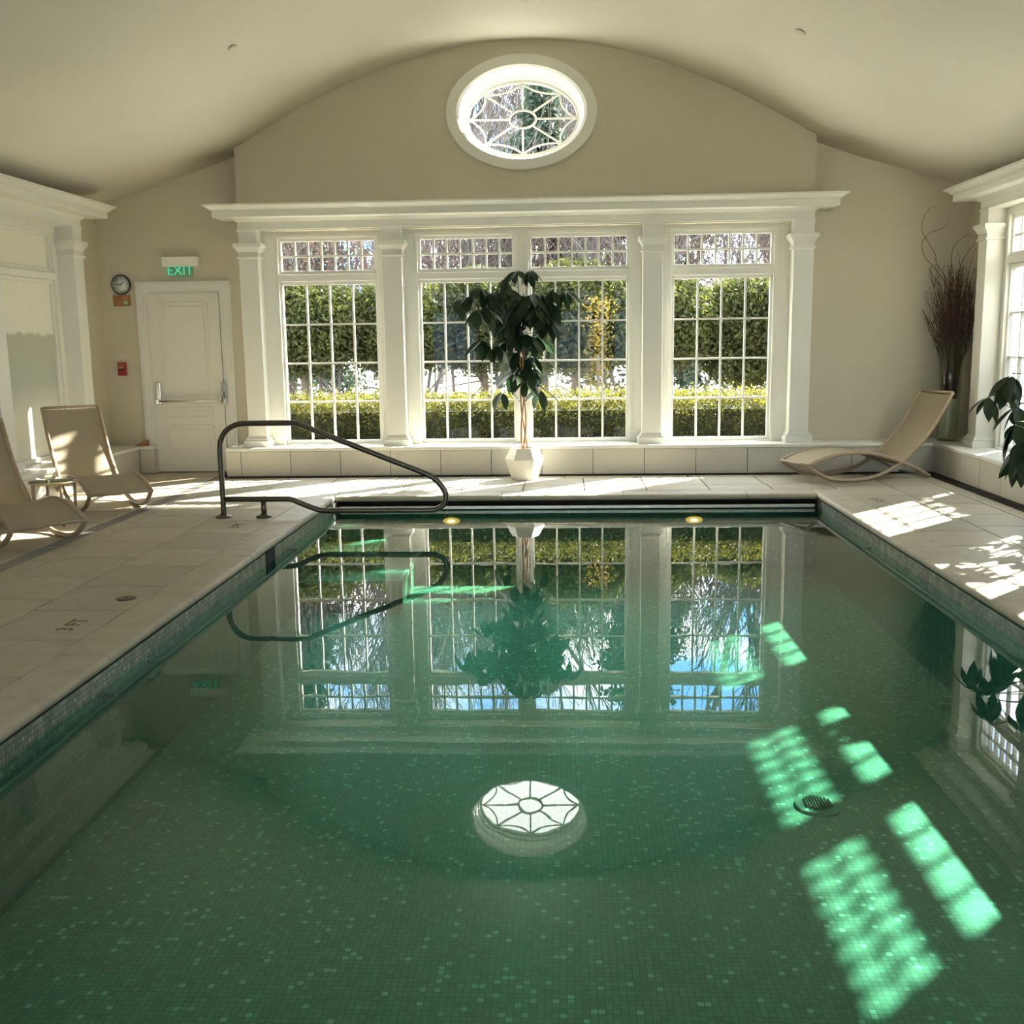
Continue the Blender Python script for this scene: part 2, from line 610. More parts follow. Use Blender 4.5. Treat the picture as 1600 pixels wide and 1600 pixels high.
angs = sorted([2 * PI * k / 120 for k in range(120)] + [math.atan2(z - OZ, x - OX) % (2 * PI) for x, z in
              ((BX0, 2.84), (BX1, 2.84), (BX0, ceil_s(BX0) + .04), (BX1, ceil_s(BX1) + .04))])
N = len(angs)
b = MB()
vs, fs = [], []
for y in (12.28, 12.55):
    for a in angs:
        vs.append((OX + oa * math.cos(a), y, OZ + ob * math.sin(a)))
    for a in angs:
        d = ray_edge(a)
        vs.append((OX + d * math.cos(a), y, OZ + d * math.sin(a)))
for k in range(N):
    l = (k + 1) % N
    fs.append((k, l, N + l, N + k))
    fs.append((2 * N + k, 3 * N + k, 3 * N + l, 2 * N + l))
    fs.append((k, 2 * N + k, 2 * N + l, l))
    fs.append((N + k, N + l, 3 * N + l, 3 * N + k))
b.add(vs, fs)
gable = b.obj('wall_far_gable', M['wall'], kind='structure', recalc=False)
tag(gable, 'olive beige gable wall above the cornice holding the oval window', 'wall')
# outer skin of the gable keeps daylight to the oval
b = MB()
vs, fs = [], []
for y in (12.66, T_OUT):
    for a in angs:
        vs.append((OX + (oa - .02) * math.cos(a), y, OZ + (ob - .02) * math.sin(a)))
    for a in angs:
        d = ray_edge(a)
        vs.append((OX + d * math.cos(a), y, OZ + d * math.sin(a)))
b.add(vs, fs0 := [q for q in fs] or [], False)
for k in range(N):
    l = (k + 1) % N
    b.f += [(k, l, N + l, N + k), (2 * N + k, 3 * N + k, 3 * N + l, 2 * N + l), (k, 2 * N + k, 2 * N + l, l)]
    b.sm += [False] * 3
o = b.obj('wall_far_outer', M['wall'], kind='structure', recalc=False)
tag(o, 'outer skin of the gable wall behind the oval window', 'wall')

# side walls, back wall
FAR = dict(T=lambda u, v, z: (-.467 + u, 12.44 - v, z), pil=(-3.18, -1.505, 1.488, 3.18),
           win=((-2.85, -1.746), (-1.203, -.127), (.095, 1.200), (1.754, 2.854)), ends=(-3.29, 3.29))
SIDE_PIL = (-3.43, -1.65, 1.65, 3.435)
SIDE_WIN = ((-3.18, -2.08), (-1.32, -.22), (.11, 1.21), (2.085, 3.185))
LEFT = dict(T=lambda u, v, z: (XL + .06 + v, 8.2 + u, z), pil=SIDE_PIL, win=SIDE_WIN, ends=(-3.54, 3.545))
RIGHT = dict(T=lambda u, v, z: (XR - .06 - v, 8.2 + u, z), pil=SIDE_PIL, win=SIDE_WIN, ends=(-3.54, 3.545))
ZG0, ZG1, ZT0, ZT1 = .392, 2.228, 2.391, 2.728      # glass heights: main, transom


def casing(bay, name, label, m):
    """flat casing plane around the window openings"""
    b = MB()
    T = bay['T']
    e0, e1 = bay['ends'][0] + .06, bay['ends'][1] - .06
    us = [e0]
    for a, c in bay['win']:
        us += [a - .06, c + .06]
    us.append(e1)
    for i in range(0, len(us), 2):
        if us[i + 1] - us[i] > .005:
            b.box(us[i], us[i + 1], -.16, 0, .0, 2.9, T)
    for a, c in bay['win']:
        b.box(a - .06, c + .06, -.16, 0, ZT1 + .065, 2.9, T)
        b.box(a - .06, c + .06, -.16, 0, .0, .335, T)
    o = b.obj(name, m, kind='structure')
    tag(o, label, 'trim')
    return o


casing(FAR, 'trim_1', 'cream flat casing around the end wall windows', M['trim'])
casing(LEFT, 'trim_2', 'cream flat casing around the etched panels of the side wall', M['trim'])
casing(RIGHT, 'trim_3', 'cream flat casing around the windows near the twig vase', M['trim'])


def side_wall(name, label, x0, x1, bay):
    b = MB()
    yc = 8.2
    e0, e1 = yc + bay['ends'][0] + .06, yc + bay['ends'][1] - .06
    b.box(x0, x1, -1.8, e0, -.1, 3.35)
    b.box(x0, x1, e1, 12.72, -.1, 3.35)
    b.box(x0, x1, e0, e1, 2.9, 3.35)
    o = b.obj(name, M['wall'], kind='structure')
    tag(o, label, 'wall')


side_wall('wall_left', 'beige side wall behind the pair of loungers', XL - .12, XL + .04, LEFT)
side_wall('wall_right', 'beige side wall beside the tall twig vase', XR - .04, XR + .12, RIGHT)
NEAR = dict(T=lambda u, v, z: (-.467 + u, -1.80 + v, z), pil=FAR['pil'], win=FAR['win'], ends=FAR['ends'])
casing(NEAR, 'trim_0', 'cream flat casing around the windows behind the viewer', M['trim'])
b = MB()
wall_strip(b, XL - .2, -.467 - 3.22, -1.95, -1.8, -.1, .3)
wall_strip(b, -.467 + 3.22, XR + .2, -1.95, -1.8, -.1, .3)
wall_strip(b, -.467 - 3.24, -.467 + 3.24, -1.95, -1.8, 2.89, .3)
tag(b.obj('wall_near', M['wall'], kind='structure'), 'beige wall behind the viewer closing the pool hall', 'wall')


def pilaster(bay, u, name, label, h=.1125):
    T = bay['T']
    root = empty(name, T(u, 0, 0))
    inv = Vector(root.location)
    TT = lambda a, v, z: tuple(Vector(T(a, v, z)) - inv)
    tag(root, label, 'pilaster', kind='structure')
    D = .19
    R = lambda ov: (u - h - ov, u + h + ov, -.01, D + ov)
    b = MB()
    b.frust(R(0), .46, R(0), 2.53, TT)
    b.obj('shaft', M['trim'], root, bevel=.004)
    b = MB()
    b.frust(R(.045), .335, R(.045), .415, TT)
    b.frust(R(.032), .415, R(.032), .435, TT)
    b.frust(R(.024), .435, R(.002), .465, TT)
    b.obj('base', M['trim'], root, bevel=.004)
    b = MB()
    b.frust(R(.004), 2.525, R(.022), 2.535, TT)
    b.frust(R(.022), 2.535, R(.022), 2.552, TT)
    b.frust(R(.004), 2.552, R(.006), 2.60, TT)
    b.frust(R(.006), 2.60, R(.040), 2.655, TT)
    b.frust(R(.048), 2.655, R(.05), 2.70, TT)
    b.obj('capital', M['trim'], root, bevel=.003)
    b = MB()
    b.frust(R(0), 2.70, R(0), 2.83, TT)
    b.frust(R(.0), 2.83, R(.015), 2.85, TT)
    b.obj('neck_block', M['trim'], root, bevel=.003)
    return root


n_t = 4
for bay, words_ in ((FAR, ('beside the EXIT door', 'between the single window and the potted tree', 'beyond the potted tree towards the armless lounger', 'at the end of the window row near the twig vase')),
                    (LEFT, ('fourth from the door corner on the panelled side', 'third from the door corner on the panelled side', 'second from the door corner on the panelled side', 'nearest the wall clock on the panelled side')),
                    (RIGHT, ('fourth from the twig vase along the side windows', 'third from the twig vase along the side windows', 'second from the twig vase along the side windows', 'right behind the twig vase along the side windows'))):
    for u, wd in zip(bay['pil'], words_):
        wd = wd.replace('right behind', 'just past').replace('armless ', '')
        pilaster(bay, u, 'trim_%d' % n_t, 'cream square pilaster ' + wd, .1125)
        n_t += 1


def entablature(bay, name, label):
    T = bay['T']
    e0, e1 = bay['ends']
    D = .19
    root = empty(name, T((e0 + e1) / 2, 0, 2.85))
    inv = Vector(root.location)
    TT = lambda a, v, z: tuple(Vector(T(a, v, z)) - inv)
    tag(root, label, 'cornice', kind='structure')
    R = lambda ov: (e0 - ov, e1 + ov, -.06, D + ov)
    b = MB()
    b.frust(R(.008), 2.85, R(.008), 2.866, TT)
    b.frust(R(0), 2.866, R(0), 2.95, TT)
    b.obj('architrave', M['trim'], root, bevel=.003)
    b = MB()
    b.frust(R(.005), 2.935, R(.05), 2.972, TT)
    b.frust(R(.22), 2.972, R(.22), 3.045, TT)
    b.obj('fascia', M['trim'], root, bevel=.003)
    b = MB()
    b.frust(R(.235), 3.045, R(.24), 3.055, TT)
    b.frust(R(.24), 3.055, R(.285), 3.09, TT)
    b.frust(R(.30), 3.09, R(.30), 3.112, TT)
    b.obj('crown_moulding', M['trim'], root, bevel=.003)


entablature(FAR, 'trim_%d' % n_t, 'long cream cornice shelf over the end wall windows'); n_t += 1
entablature(LEFT, 'trim_%d' % n_t, 'cream cornice over the etched panels by the clock corner'); n_t += 1
entablature(RIGHT, 'trim_%d' % n_t, 'cream cornice over the side windows by the twig vase'); n_t += 1


# ------------------------------------------------------------------ windows
def window(bay, k, name, label, panel=False):
    T = bay['T']
    a, c = bay['win'][k]
    mid = (a + c) / 2
    root = empty(name, T(mid, 0, ZG0))
    inv = Vector(root.location)
    TT = lambda x, v, z: tuple(Vector(T(x, v, z)) - inv)
    tag(root, label, 'window', kind='structure')
    # outer frame with the bar between transom and main light
    b = MB()
    b.box(a - .062, a - .03, -.12, .014, .335, ZT1 + .07, TT)
    b.box(c + .03, c + .062, -.12, .014, .335, ZT1 + .07, TT)
    b.box(a - .03, c + .03, -.12, .014, ZT1 + .04, ZT1 + .07, TT)
    b.box(a - .03, c + .03, -.12, .012, ZG1 + .045, ZT0 - .045, TT)
    b.box(a - .03, c + .03, -.12, .02, .335, .352, TT)
    b.obj('frame', M['trim'], root, bevel=.003)
    for nm, z0, z1, nxp, nzp, fw in (('main_sash', ZG0, ZG1, 4, 4, .03), ('transom_sash', ZT0, ZT1, 7, 2, .03)):
        b = MB()
        ft = .045 if nm == 'transom_sash' else .04
        b.box(a - fw, a, -.085, -.02, z0 - .04, z1 + ft, TT)
        b.box(c, c + fw, -.085, -.02, z0 - .04, z1 + ft, TT)
        b.box(a, c, -.085, -.02, z0 - .04, z0, TT)
        b.box(a, c, -.085, -.02, z1, z1 + ft, TT)
        sash = b.obj(nm, M['trim'], root, bevel=.004)
        if panel:
            b = MB().box(a, c, -.07, -.05, z0, z1, TT)
            p = b.obj('panel', M['panel2'] if nm == 'main_sash' else M['panel'], sash)
            # shift so that the cleared area follows real height
            for v in p.data.vertices:
                v.co.z += ZG0
            p.location.z = -ZG0
            continue
        dw, dz = (c - a) / nxp, (z1 - z0) / nzp
        mw = .011 if nm == 'main_sash' else .012
        vm = hm = pm = None
        for i in range(1, nxp):
            x = a + dw * i
            if vm is None:
                vm = MB().box(-mw, mw, -.074, -.036, z0 - ZG0, z1 - ZG0, lambda q, v, z: tuple(Vector(T(q, v, z)) - Vector(T(0, 0, 0)))).obj('muntin', M['trim'], sash)
                m_ = vm
            else:
                m_ = inst(vm)
            m_.location = Vector(TT(x, 0, 0)) - Vector(TT(0, 0, 0)) + Vector(T(0, 0, 0)) - inv + Vector((0, 0, ZG0))
        for i in range(1, nzp):
            z = z0 + dz * i
            if hm is None:
                hm = MB().box(a - mid, c - mid, -.072, -.038, -mw, mw, lambda q, v, zz: tuple(Vector(T(q, v, zz)) - Vector(T(0, 0, 0)))).obj('muntin', M['trim'], sash)
                m_ = hm
            else:
                m_ = inst(hm)
            m_.location = (0, 0, z - ZG0)
        for i in range(nxp):
            for j in range(nzp):
                if pm is None:
                    pm = MB().box(-dw / 2, dw / 2, -.058, -.053, -dz / 2, dz / 2, lambda q, v, zz: tuple(Vector(T(q, v, zz)) - Vector(T(0, 0, 0)))).obj('pane', M['glass'], sash)
                    m_ = pm
                else:
                    m_ = inst(pm)
                m_.location = Vector(T(a + dw * (i + .5), 0, 0)) - Vector(T(mid, 0, 0)) + Vector((0, 0, z0 + dz * (j + .5) - ZG0))
    return root


LW = ['tall white grid window beside the EXIT door', 'white grid window half on the door side of the potted tree',
      'white grid window half on the vase side of the potted tree', 'tall white grid window nearest the lounger by the vase']
for k in range(4):
    window(FAR, k, 'window_%d' % (k + 1), LW[k])
RW = ['fourth white grid side window counted from the twig vase', 'third white grid side window counted from the twig vase',
      'second white grid side window counted from the twig vase', 'white grid side window behind the leafy plant by the vase']
for k in range(4):
    window(RIGHT, k, 'window_%d' % (k + 6), RW[k])
NW = ['first white grid window in the wall behind the viewer', 'second white grid window in the wall behind the viewer',
      'third white grid window in the wall behind the viewer', 'last white grid window in the wall behind the viewer']
for k in range(4):
    window(NEAR, k, 'window_%d' % (k + 14), NW[k])
PW = ['fourth pale etched panel counted from the clock corner', 'third pale etched panel counted from the clock corner',
      'second pale etched panel counted from the clock corner', 'pale etched panel with greenish cleared area nearest the clock']
for k in range(4):
    window(LEFT, k, 'window_%d' % (k + 10), PW[k], panel=True)


# oval window
def ell(a, bb, n, y, cx=0, cz=0):
    return [(cx + a * math.cos(2 * PI * k / n), y, cz + bb * math.sin(2 * PI * k / n)) for k in range(n)]


def oval_rings(b, rings, n=72):
    """rings: list of (a, b, y) joined in order and closed"""
    vs, fs = [], []
    for a, bb, y in rings:
        vs += ell(a, bb, n, y)
    R = len(rings)
    for i in range(R):
        j = (i + 1) % R
        for k in range(n):
            l = (k + 1) % n
            fs.append((i * n + k, i * n + l, j * n + l, j * n + k))
    b.add(vs, fs, True)
    return b


ov = empty('window_5', (OX, 12.28, OZ))
tag(ov, 'oval window with spiderweb bars high in the gable', 'window', kind='structure')
o = oval_rings(MB(), [(.853, .622, .0), (.853, .622, -.035), (.845, .614, -.045), (.735, .508, -.045), (.715, .50, -.03), (.70, .492, .01)]).obj('casing_ring', M['trim'], ov)
o.modifiers.new('edge', 'EDGE_SPLIT').split_angle = math.radians(35)
o = oval_rings(MB(), [(.705, .495, -.02), (.690, .470, .12), (.680, .462, .13), (.670, .445, .25), (.655, .43, .26), (.648, .42, .36), (.71, .50, .36)]).obj('reveal', M['trim'], ov)
o.modifiers.new('edge', 'EDGE_SPLIT').split_angle = math.radians(30)
GA, GB, GY = .625, .392, .36
o = oval_rings(MB(), [(GA + .035, GB + .035, GY - .03), (GA, GB, GY - .03), (GA, GB, GY + .04), (GA + .08, GB + .10, GY + .04)]).obj('sash', M['trim'], ov)
sash = o
mb = MB()
o = oval_rings(mb, [(.165, .108, GY - .015), (.142, .088, GY - .015), (.142, .088, GY + .02), (.165, .108, GY + .02)], 40).obj('muntin', M['trim'], sash)


def bar(pts, name='muntin', r=.0125):
    MB().tube(pts, r, 6, smooth=False).obj(name, M['trim'], sash)


for k in range(8):
    a = PI / 2 + k * PI / 4
    a2 = math.atan2(.70 * math.sin(a), math.cos(a)) if k % 2 else a
    ca, sa = math.cos(a), math.sin(a)
    bar([(.155 * ca, GY, .10 * sa), (GA * 1.0 * ca, GY, GB * 1.0 * sa)])
    a1 = a + PI / 4
    p0 = Vector((GA * .99 * ca, GY, GB * .99 * sa))
    p1 = Vector((GA * .99 * math.cos(a1), GY, GB * .99 * math.sin(a1)))
    am = a + PI / 8
    pm_ = Vector((GA * .70 * math.cos(am), GY, GB * .70 * math.sin(am)))
    arc = [((1 - t) ** 2) * p0 + 2 * t * (1 - t) * (pm_ * 1.0) + t * t * p1 for t in [i / 10 for i in range(11)]]
    bar(arc, r=.011)
for k in range(8):
    a = PI / 2 + k * PI / 4
    vs = []
    for y in (GY + .004, GY + .009):
        for t in range(9):
            an = a + PI / 4 * t / 8
            vs.append((.15 * math.cos(an), y, .098 * math.sin(an)))
        for t in range(9):
            an = a + PI / 4 * t / 8
            vs.append(((GA + .02) * math.cos(an), y, (GB + .02) * math.sin(an)))
    fs = []
    for t in range(8):
        fs += [(t, t + 1, 9 + t + 1, 9 + t), (18 + t, 27 + t, 28 + t, 19 + t)]
    MB().add(vs, fs).obj('pane', M['glass'], sash, recalc=False)
b = MB()
b.add(ell(.155, .1, 32, GY + .004) + ell(.155, .1, 32, GY + .009), [tuple(range(32)), tuple(range(63, 31, -1))])
b.obj('pane', M['glass'], sash, recalc=False)

# ------------------------------------------------------------------ ledges (tiled baseboards)
ZL = .338


def ledge(name, label, pts, joints, nose_v):
    pass


def ledge_run(name, label, T, u0, u1, joints, depth):
    """T(u, v, z): v grows into the room from the wall; front face at v = depth"""
    root = empty(name, T((u0 + u1) / 2, 0, 0))
    inv = Vector(root.location)
    TT = lambda a, v, z: tuple(Vector(T(a, v, z)) - inv)
    tag(root, label, 'ledge', kind='structure')
    b = MB()
    b.box(u0 + .016, u1 - .016, 0, depth - .014, -.05, ZL - .042, TT)
    b.obj('core', M['grout'], root)
    b = MB()
    b.box(u0, u1, 0, depth + .012, ZL - .042, ZL, TT)
    b.obj('nosing', M['trim'], root, bevel=.010)
    for e0_, e1_ in ((u0, u0 + .018), (u1 - .018, u1)):
        MB().box(e0_, e1_, .0, depth - .022, .004, ZL - .044, TT).obj('tile', M['ledge_tile'], root)
    js = [u0] + [j for j in sorted(joints) if u0 + .03 < j < u1 - .03] + [u1]
    for p, q in zip(js[:-1], js[1:]):
        MB().box(p + .003, q - .003, depth - .02, depth, .004, ZL - .044, TT).obj('tile', M['ledge_tile'], root, bevel=.002)
    return root


fj = [-3.818 + .593 * i for i in range(14)]
ledge_run('baseboard_far', 'tiled cream ledge running below the end wall windows', lambda u, v, z: (u, 12.60 - v, z), -4.0, 4.70, fj, .50)
ledge_run('baseboard_right', 'tiled cream ledge below the side windows by the vase', lambda u, v, z: (4.70 - v, u, z), -1.8, 12.10,
          [11.27 - .53 * i for i in range(-1, 24)], .49)
ledge_run('baseboard_left', 'tiled cream ledge behind the pair of loungers', lambda u, v, z: (-5.62 + v, u, z), -1.8, 12.40,
          [11.5 - .56 * i for i in range(24)], .45)
ledge_run('baseboard_door', 'short tiled cream ledge between the clock corner and the door', lambda u, v, z: (u, 12.60 - v, z), -5.62, -4.99, [-5.17], .17)

# ------------------------------------------------------------------ floor, deck tiles, coping
PX0, PX1, PY0, PY1 = -2.335, 2.535, .9, 10.48
b = MB()
b.box(-5.7, -4.13, -1.8, 12.7, -.3, -.012)
b.box(-4.13, -3.985, -1.8, 12.7, -.3, -.05)
b.box(-3.985, PX0 - .03, -1.8, 11.95, -.3, -.012)
b.box(PX0 - .03, PX1 + .03, 10.95, 11.95, -.3, -.012)
b.box(PX0 - .03, PX1 + .03, 10.51, 10.95, -.3, -.15)
b.box(PX1 + .03, 4.06, -1.8, 11.95, -.3, -.012)
b.box(4.06, 4.8, -1.8, 12.7, -.3, -.05)
b.box(-3.985, 4.06, 11.95, 12.7, -.3, -.05)
b.box(PX0 - .03, PX1 + .03, -1.8, PY0 - .03, -.3, -.012)
floor = b.obj('floor', M['grout'], kind='structure')
tag(floor, 'beige limestone tiled deck around the pool', 'floor')
tile_cache = {}


def deck_tile(x0, x1, y0, y1, name='tile', m=None):
    key = (round(x1 - x0, 3), round(y1 - y0, 3))
    g = .0058
    loc = ((x0 + x1) / 2, (y0 + y1) / 2, random.uniform(-.0008, .0004))
    if key in tile_cache:
        o = inst(tile_cache[key])
    else:
        hx, hy = (x1 - x0) / 2 - g, (y1 - y0) / 2 - g
        b = MB()
        b.box(-hx, hx, -hy, hy, -.02, -.002)
        b.frust((-hx, hx, -hy, hy), -.002, (-hx + .002, hx - .002, -hy + .002, hy - .002), 0)
        o = b.obj('tile', m or M['tile'], floor)
        tile_cache[key] = o
    o.location = loc


def column(x0, x1, joints):
    for p, q in zip(joints[:-1], joints[1:]):
        deck_tile(x0, x1, p, q)


rowsA = [4.711 - .622 + .622 * i for i in range(12)] + [11.95]
rowsA = [3.467, 2.845] [::-1] + rowsA
rowsB = [2.5, 3.12, 3.742, 4.364, 4.986, 5.608, 6.23, 6.862, 7.484, 8.10, 8.745, 9.367, 9.989, 10.611, 11.233, 11.95]
column(-3.205, -2.618, rowsA)
column(-3.80, -3.205, rowsB)
column(-3.985, -3.80, [2.6, 4.2, 5.8, 7.4, 9.0, 10.6, 11.95])
rowsL = [5.28, 5.90, 6.52, 7.14, 7.765, 8.385, 9.005, 9.625, 10.245, 10.865, 11.485, 12.10, 12.42]
column(-4.66, -4.13, rowsL)
rowsL2 = [5.59, 6.21, 6.83, 7.45, 8.075, 8.695, 9.315, 9.935, 10.555, 11.175, 11.795, 12.15, 12.42]
column(-5.17, -4.66, rowsL2)
for x0, x1 in ((-4.99, -4.66), (-4.66, -4.13)):
    deck_tile(x0, x1, 12.42, 12.60)
rowsR1 = [3.486, 4.106, 4.726, 5.346, 5.966, 6.586, 7.206, 7.82, 8.42, 9.03, 9.65, 10.35, 10.97, 11.95]
column(2.80, 3.385, rowsR1)
rowsR2 = [4.328, 4.944, 5.56, 6.176, 6.792, 7.408, 8.02, 8.633, 9.22, 9.777, 10.38, 10.996, 11.60, 11.95]
column(3.385, 3.90, rowsR2)
column(3.90, 4.06, [3.6, 5.2, 6.8, 8.4, 10.0, 11.6, 11.95])
for y0, y1, xx in ((10.77, 11.205, [-2.618, -1.74, -1.09, -.44, .21, .86, 1.51, 2.155, 2.80]), (11.205, 11.82, [-2.618, -2.39, -1.74, -1.09, -.44, .21, .86, 1.51, 2.137, 2.80]),
                   (11.82, 11.95, [-2.618, -1.4, 0, 1.4, 2.80])):
    for p, q in zip(xx[:-1], xx[1:]):
        deck_tile(p, q, y0, y1)


def coping(p, q, edge, axis):
    """bull-nosed slab: length p..q along the pool edge; edge = inner coordinate; axis y/-y/x"""
    prof = [(0.0, 0.0)]
    W = .28
    pr = [(W, -.02), (W, -.0), (.035, 0.0)]
    for k in range(1, 7):
        an = PI / 2 + PI * k / 7
        pr.append((.032 + .032 * math.cos(an) - .0, -.030 + .030 * math.sin(an)))
    pr += [(.035, -.06), (W, -.06)]
    pr = [(W, -.06), (W, 0.0), (.035, 0.0)] + [(.032 - .032 * math.sin(PI * k / 8), -.030 + .030 * math.cos(PI * k / 8)) for k in range(1, 8)] + [(.035, -.06)]
    n = len(pr)
    g = .003
    b = MB()
    vs = []
    for t in (p + g, q - g):
        for d, z in pr:
            if axis == 'L': vs.append((edge - d, t, z))
            elif axis == 'R': vs.append((edge + d, t, z))
            else: vs.append((t, edge + d, z))
    fs = [(i, (i + 1) % n, n + (i + 1) % n, n + i) for i in range(n)] + [tuple(range(n)), tuple(range(2 * n - 1, n - 1, -1))]
    b.add(vs, fs)
    o = b.obj('coping', M['coping'], floor)
    o.modifiers.new('edge', 'EDGE_SPLIT').split_angle = math.radians(40)
    for pl in o.data.polygons:
        pl.use_smooth = True
    return o


lj = [.9, 1.31, 2.555, 3.80, 5.055, 6.30, 7.545, 8.79, 9.98]
for p, q in zip(lj[:-1], lj[1:]):
    coping(p, q, PX0, 'L')
coping(9.98, 10.77, PX0 - .02, 'L')
rj = [.9, 2.55, 3.795, 5.04, 6.285, 7.53, 8.77, 10.01, 10.77]
for p, q in zip(rj[:-1], rj[1:]):
    coping(p, q, PX1, 'R')
fjj = [PX0 - .02, -1.89, -.645, .60, 1.845, PX1]
for p, q in zip(fjj[:-1], fjj[1:]):
    coping(p, q, PY1, 'F')
# perimeter slot with its dark grate
for x0, x1, y0, y1 in ((-4.128, -3.987, -1.7, 12.10), (4.062, 4.208, -1.7, 12.10), (-3.985, 4.06, 11.952, 12.098)):
    n = 1
    lft = x1 < -3.9
    b = MB().box(x0, x1, y0, y1, -.05, -.006 if lft else -.016)
    L = (y1 - y0) if (y1 - y0) > (x1 - x0) else (x1 - x0)
    if y1 - y0 > x1 - x0:
        k = y0 + .02
        while k < y1 - .02:
            b.box(x0 + .012, x1 - .012, k, k + .012, -.016, -.002 if lft else -.006)
            k += .05
    else:
        k = x0 + .02
        while k < x1 - .02:
            b.box(k, k + .012, y0 + .012, y1 - .012, -.016, -.006)
            k += .05
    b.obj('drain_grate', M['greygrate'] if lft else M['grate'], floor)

# lettering on the deck, round deck cap
for body, (x, y), rz in (('3 FT', (-2.80, 5.63), PI / 2), ('3 FT', (-2.84, 8.80), PI / 2), ('3 FT', (2.98, 10.05), -PI / 2)):
    t_ = text('depth_marking', body, .135, M['mark'], floor, Matrix.Translation((x, y, .0012)) @ Matrix.Rotation(rz, 4, 'Z'), .0004)
cap = empty('deck_cap', (-2.753, 6.246, 0))
MB().lathe([(.062, 0), (.062, .004), (.052, .006)], n=24).obj('rim', M['rail'], cap)
MB().lathe([(.050, .001), (.050, .005), (.012, .0055), (.010, .008)], n=24).obj('plug', M['mark'], cap)
tag(cap, 'small round metal cap set in a deck tile beside the pool', 'drain cap')

# ------------------------------------------------------------------ pool
ZW, ZB = -.148, -.76
basin = empty('pool_basin', (0, 5.7, ZB))
tag(basin, 'rectangular pool shell lined with small green mosaic', 'pool', kind='structure')
TB = lambda x, y, z: (x, y - 5.7, z - ZB)
MB().box(PX0 - .1, PX1 + .1, PY0 - .1, PY1 + .5, ZB - .1, ZB, TB).obj('bottom', M['mosaic'], basin)
MB().box(PX0 - .10, PX0 - .006, PY0 - .1, 10.52, -.20, -.058, TB).obj('waterline_band', M['mosaic_x'], basin)
MB().box(PX0 - .10, PX0 - .006, PY0 - .1, 10.52, ZB, -.20, TB).obj('side_wall', M['mosaic_dim'], basin)
MB().box(PX1 + .006, PX1 + .10, PY0 - .1, 10.52, -.20, -.058, TB).obj('waterline_band', M['mosaic_x'], basin)
MB().box(PX1 + .006, PX1 + .10, PY0 - .1, 10.52, ZB, -.20, TB).obj('side_wall', M['mosaic_dim'], basin)
MB().box(PX0 - .1, PX1 + .1, PY1 + .02, PY1 + .1, ZB, -.150, TB).obj('end_wall', M['mosaic_y'], basin)
MB().box(PX0 - .1, PX1 + .1, PY0 - .1, PY0, ZB, -.058, TB).obj('end_wall', M['mosaic_y'], basin)
b = MB()
b.box(PX0 - .02, PX1 + .02, PY1 + .40, PY1 + .42, -.15, -.062, TB)
b.box(PX0 - .02, PX1 + .02, PY1 + .02, PY1 + .42, -.152, -.146, TB)
b.obj('cover_slot', M['black'], basin)
# entry steps in the corner under the handrail
for i, (x1, y0, z) in enumerate(((-2.05, 10.05, -.24), (-1.78, 9.55, -.38), (-1.45, 9.0, -.54))):
    MB().box(PX0, x1, y0, PY1 + .02, ZB, z, TB).obj('step', M['mosaic'], basin)
    b = MB()
    b.box(x1 - .035, x1 + .003, y0 - .003, PY1 + .02, z - .03, z + .003, TB)
    b.box(PX0, x1 - .035, y0 - .003, y0 + .035, z - .03, z + .003, TB)
    b.obj('step_nosing', M['coping'], basin)
# skimmer mouth
b = MB()
b.box(PX0 - .02, PX0 + .002, 7.90, 8.14, -.28, -.055, TB)
sk = b.obj('skimmer_mouth', M['black'], basin)
wat = MB()
nxw, nyw = 1, 1
wat.box(PX0 - .02, PX1 + .02, PY0 - .02, PY1 + .025, -.149, ZW)
water = bpy.data.objects.new('water', None)
bpy.data.objects.remove(water)
me = bpy.data.meshes.new('water')
me.from_pydata([(PX0 - .02, PY0 - .02, ZW), (PX1 + .02, PY0 - .02, ZW), (PX1 + .02, PY1 + .03, ZW), (PX0 - .02, PY1 + .03, ZW)], [], [(0, 1, 2, 3)])
me.materials.append(M['water'])
water = bpy.data.objects.new('water', me)
COL.objects.link(water)
tag(water, 'still green pool water mirroring the windows', 'water', kind='structure')
# cover bar in the slot
cb_ = MB().box(PX0 + .02, PX1 - .02, 10.487, 10.515, -.142, -.106).obj('cover_bar', M['alu'], bevel=.006)
tag(cb_, 'long aluminium leading bar of the pool cover under the far coping', 'pool cover')
# underwater lamps
for x, lb in ((-1.159, 'flat oval warm pool lamp in the far pool wall near the handrail'), (1.309, 'flat oval warm pool lamp in the far pool wall near the vase corner')):
    lp = empty('pool_lamp', (x, 10.495, -.262))
    tag(lp, lb, 'pool lamp', 'lamps in the far pool wall')
    rot = Matrix.Rotation(PI / 2, 4, 'X')
    o = MB().lathe([(.085, 0), (.085, .012), (.07, .018)], n=28, ry=.42).obj('rim', M['lamp'], lp)
    o.matrix_local = rot
    o = MB().lathe([(.040, .012), (.040, .022), (.03, .028)], n=24, ry=.4).obj('lens', M['lampcore'], lp)
    o.matrix_local = rot


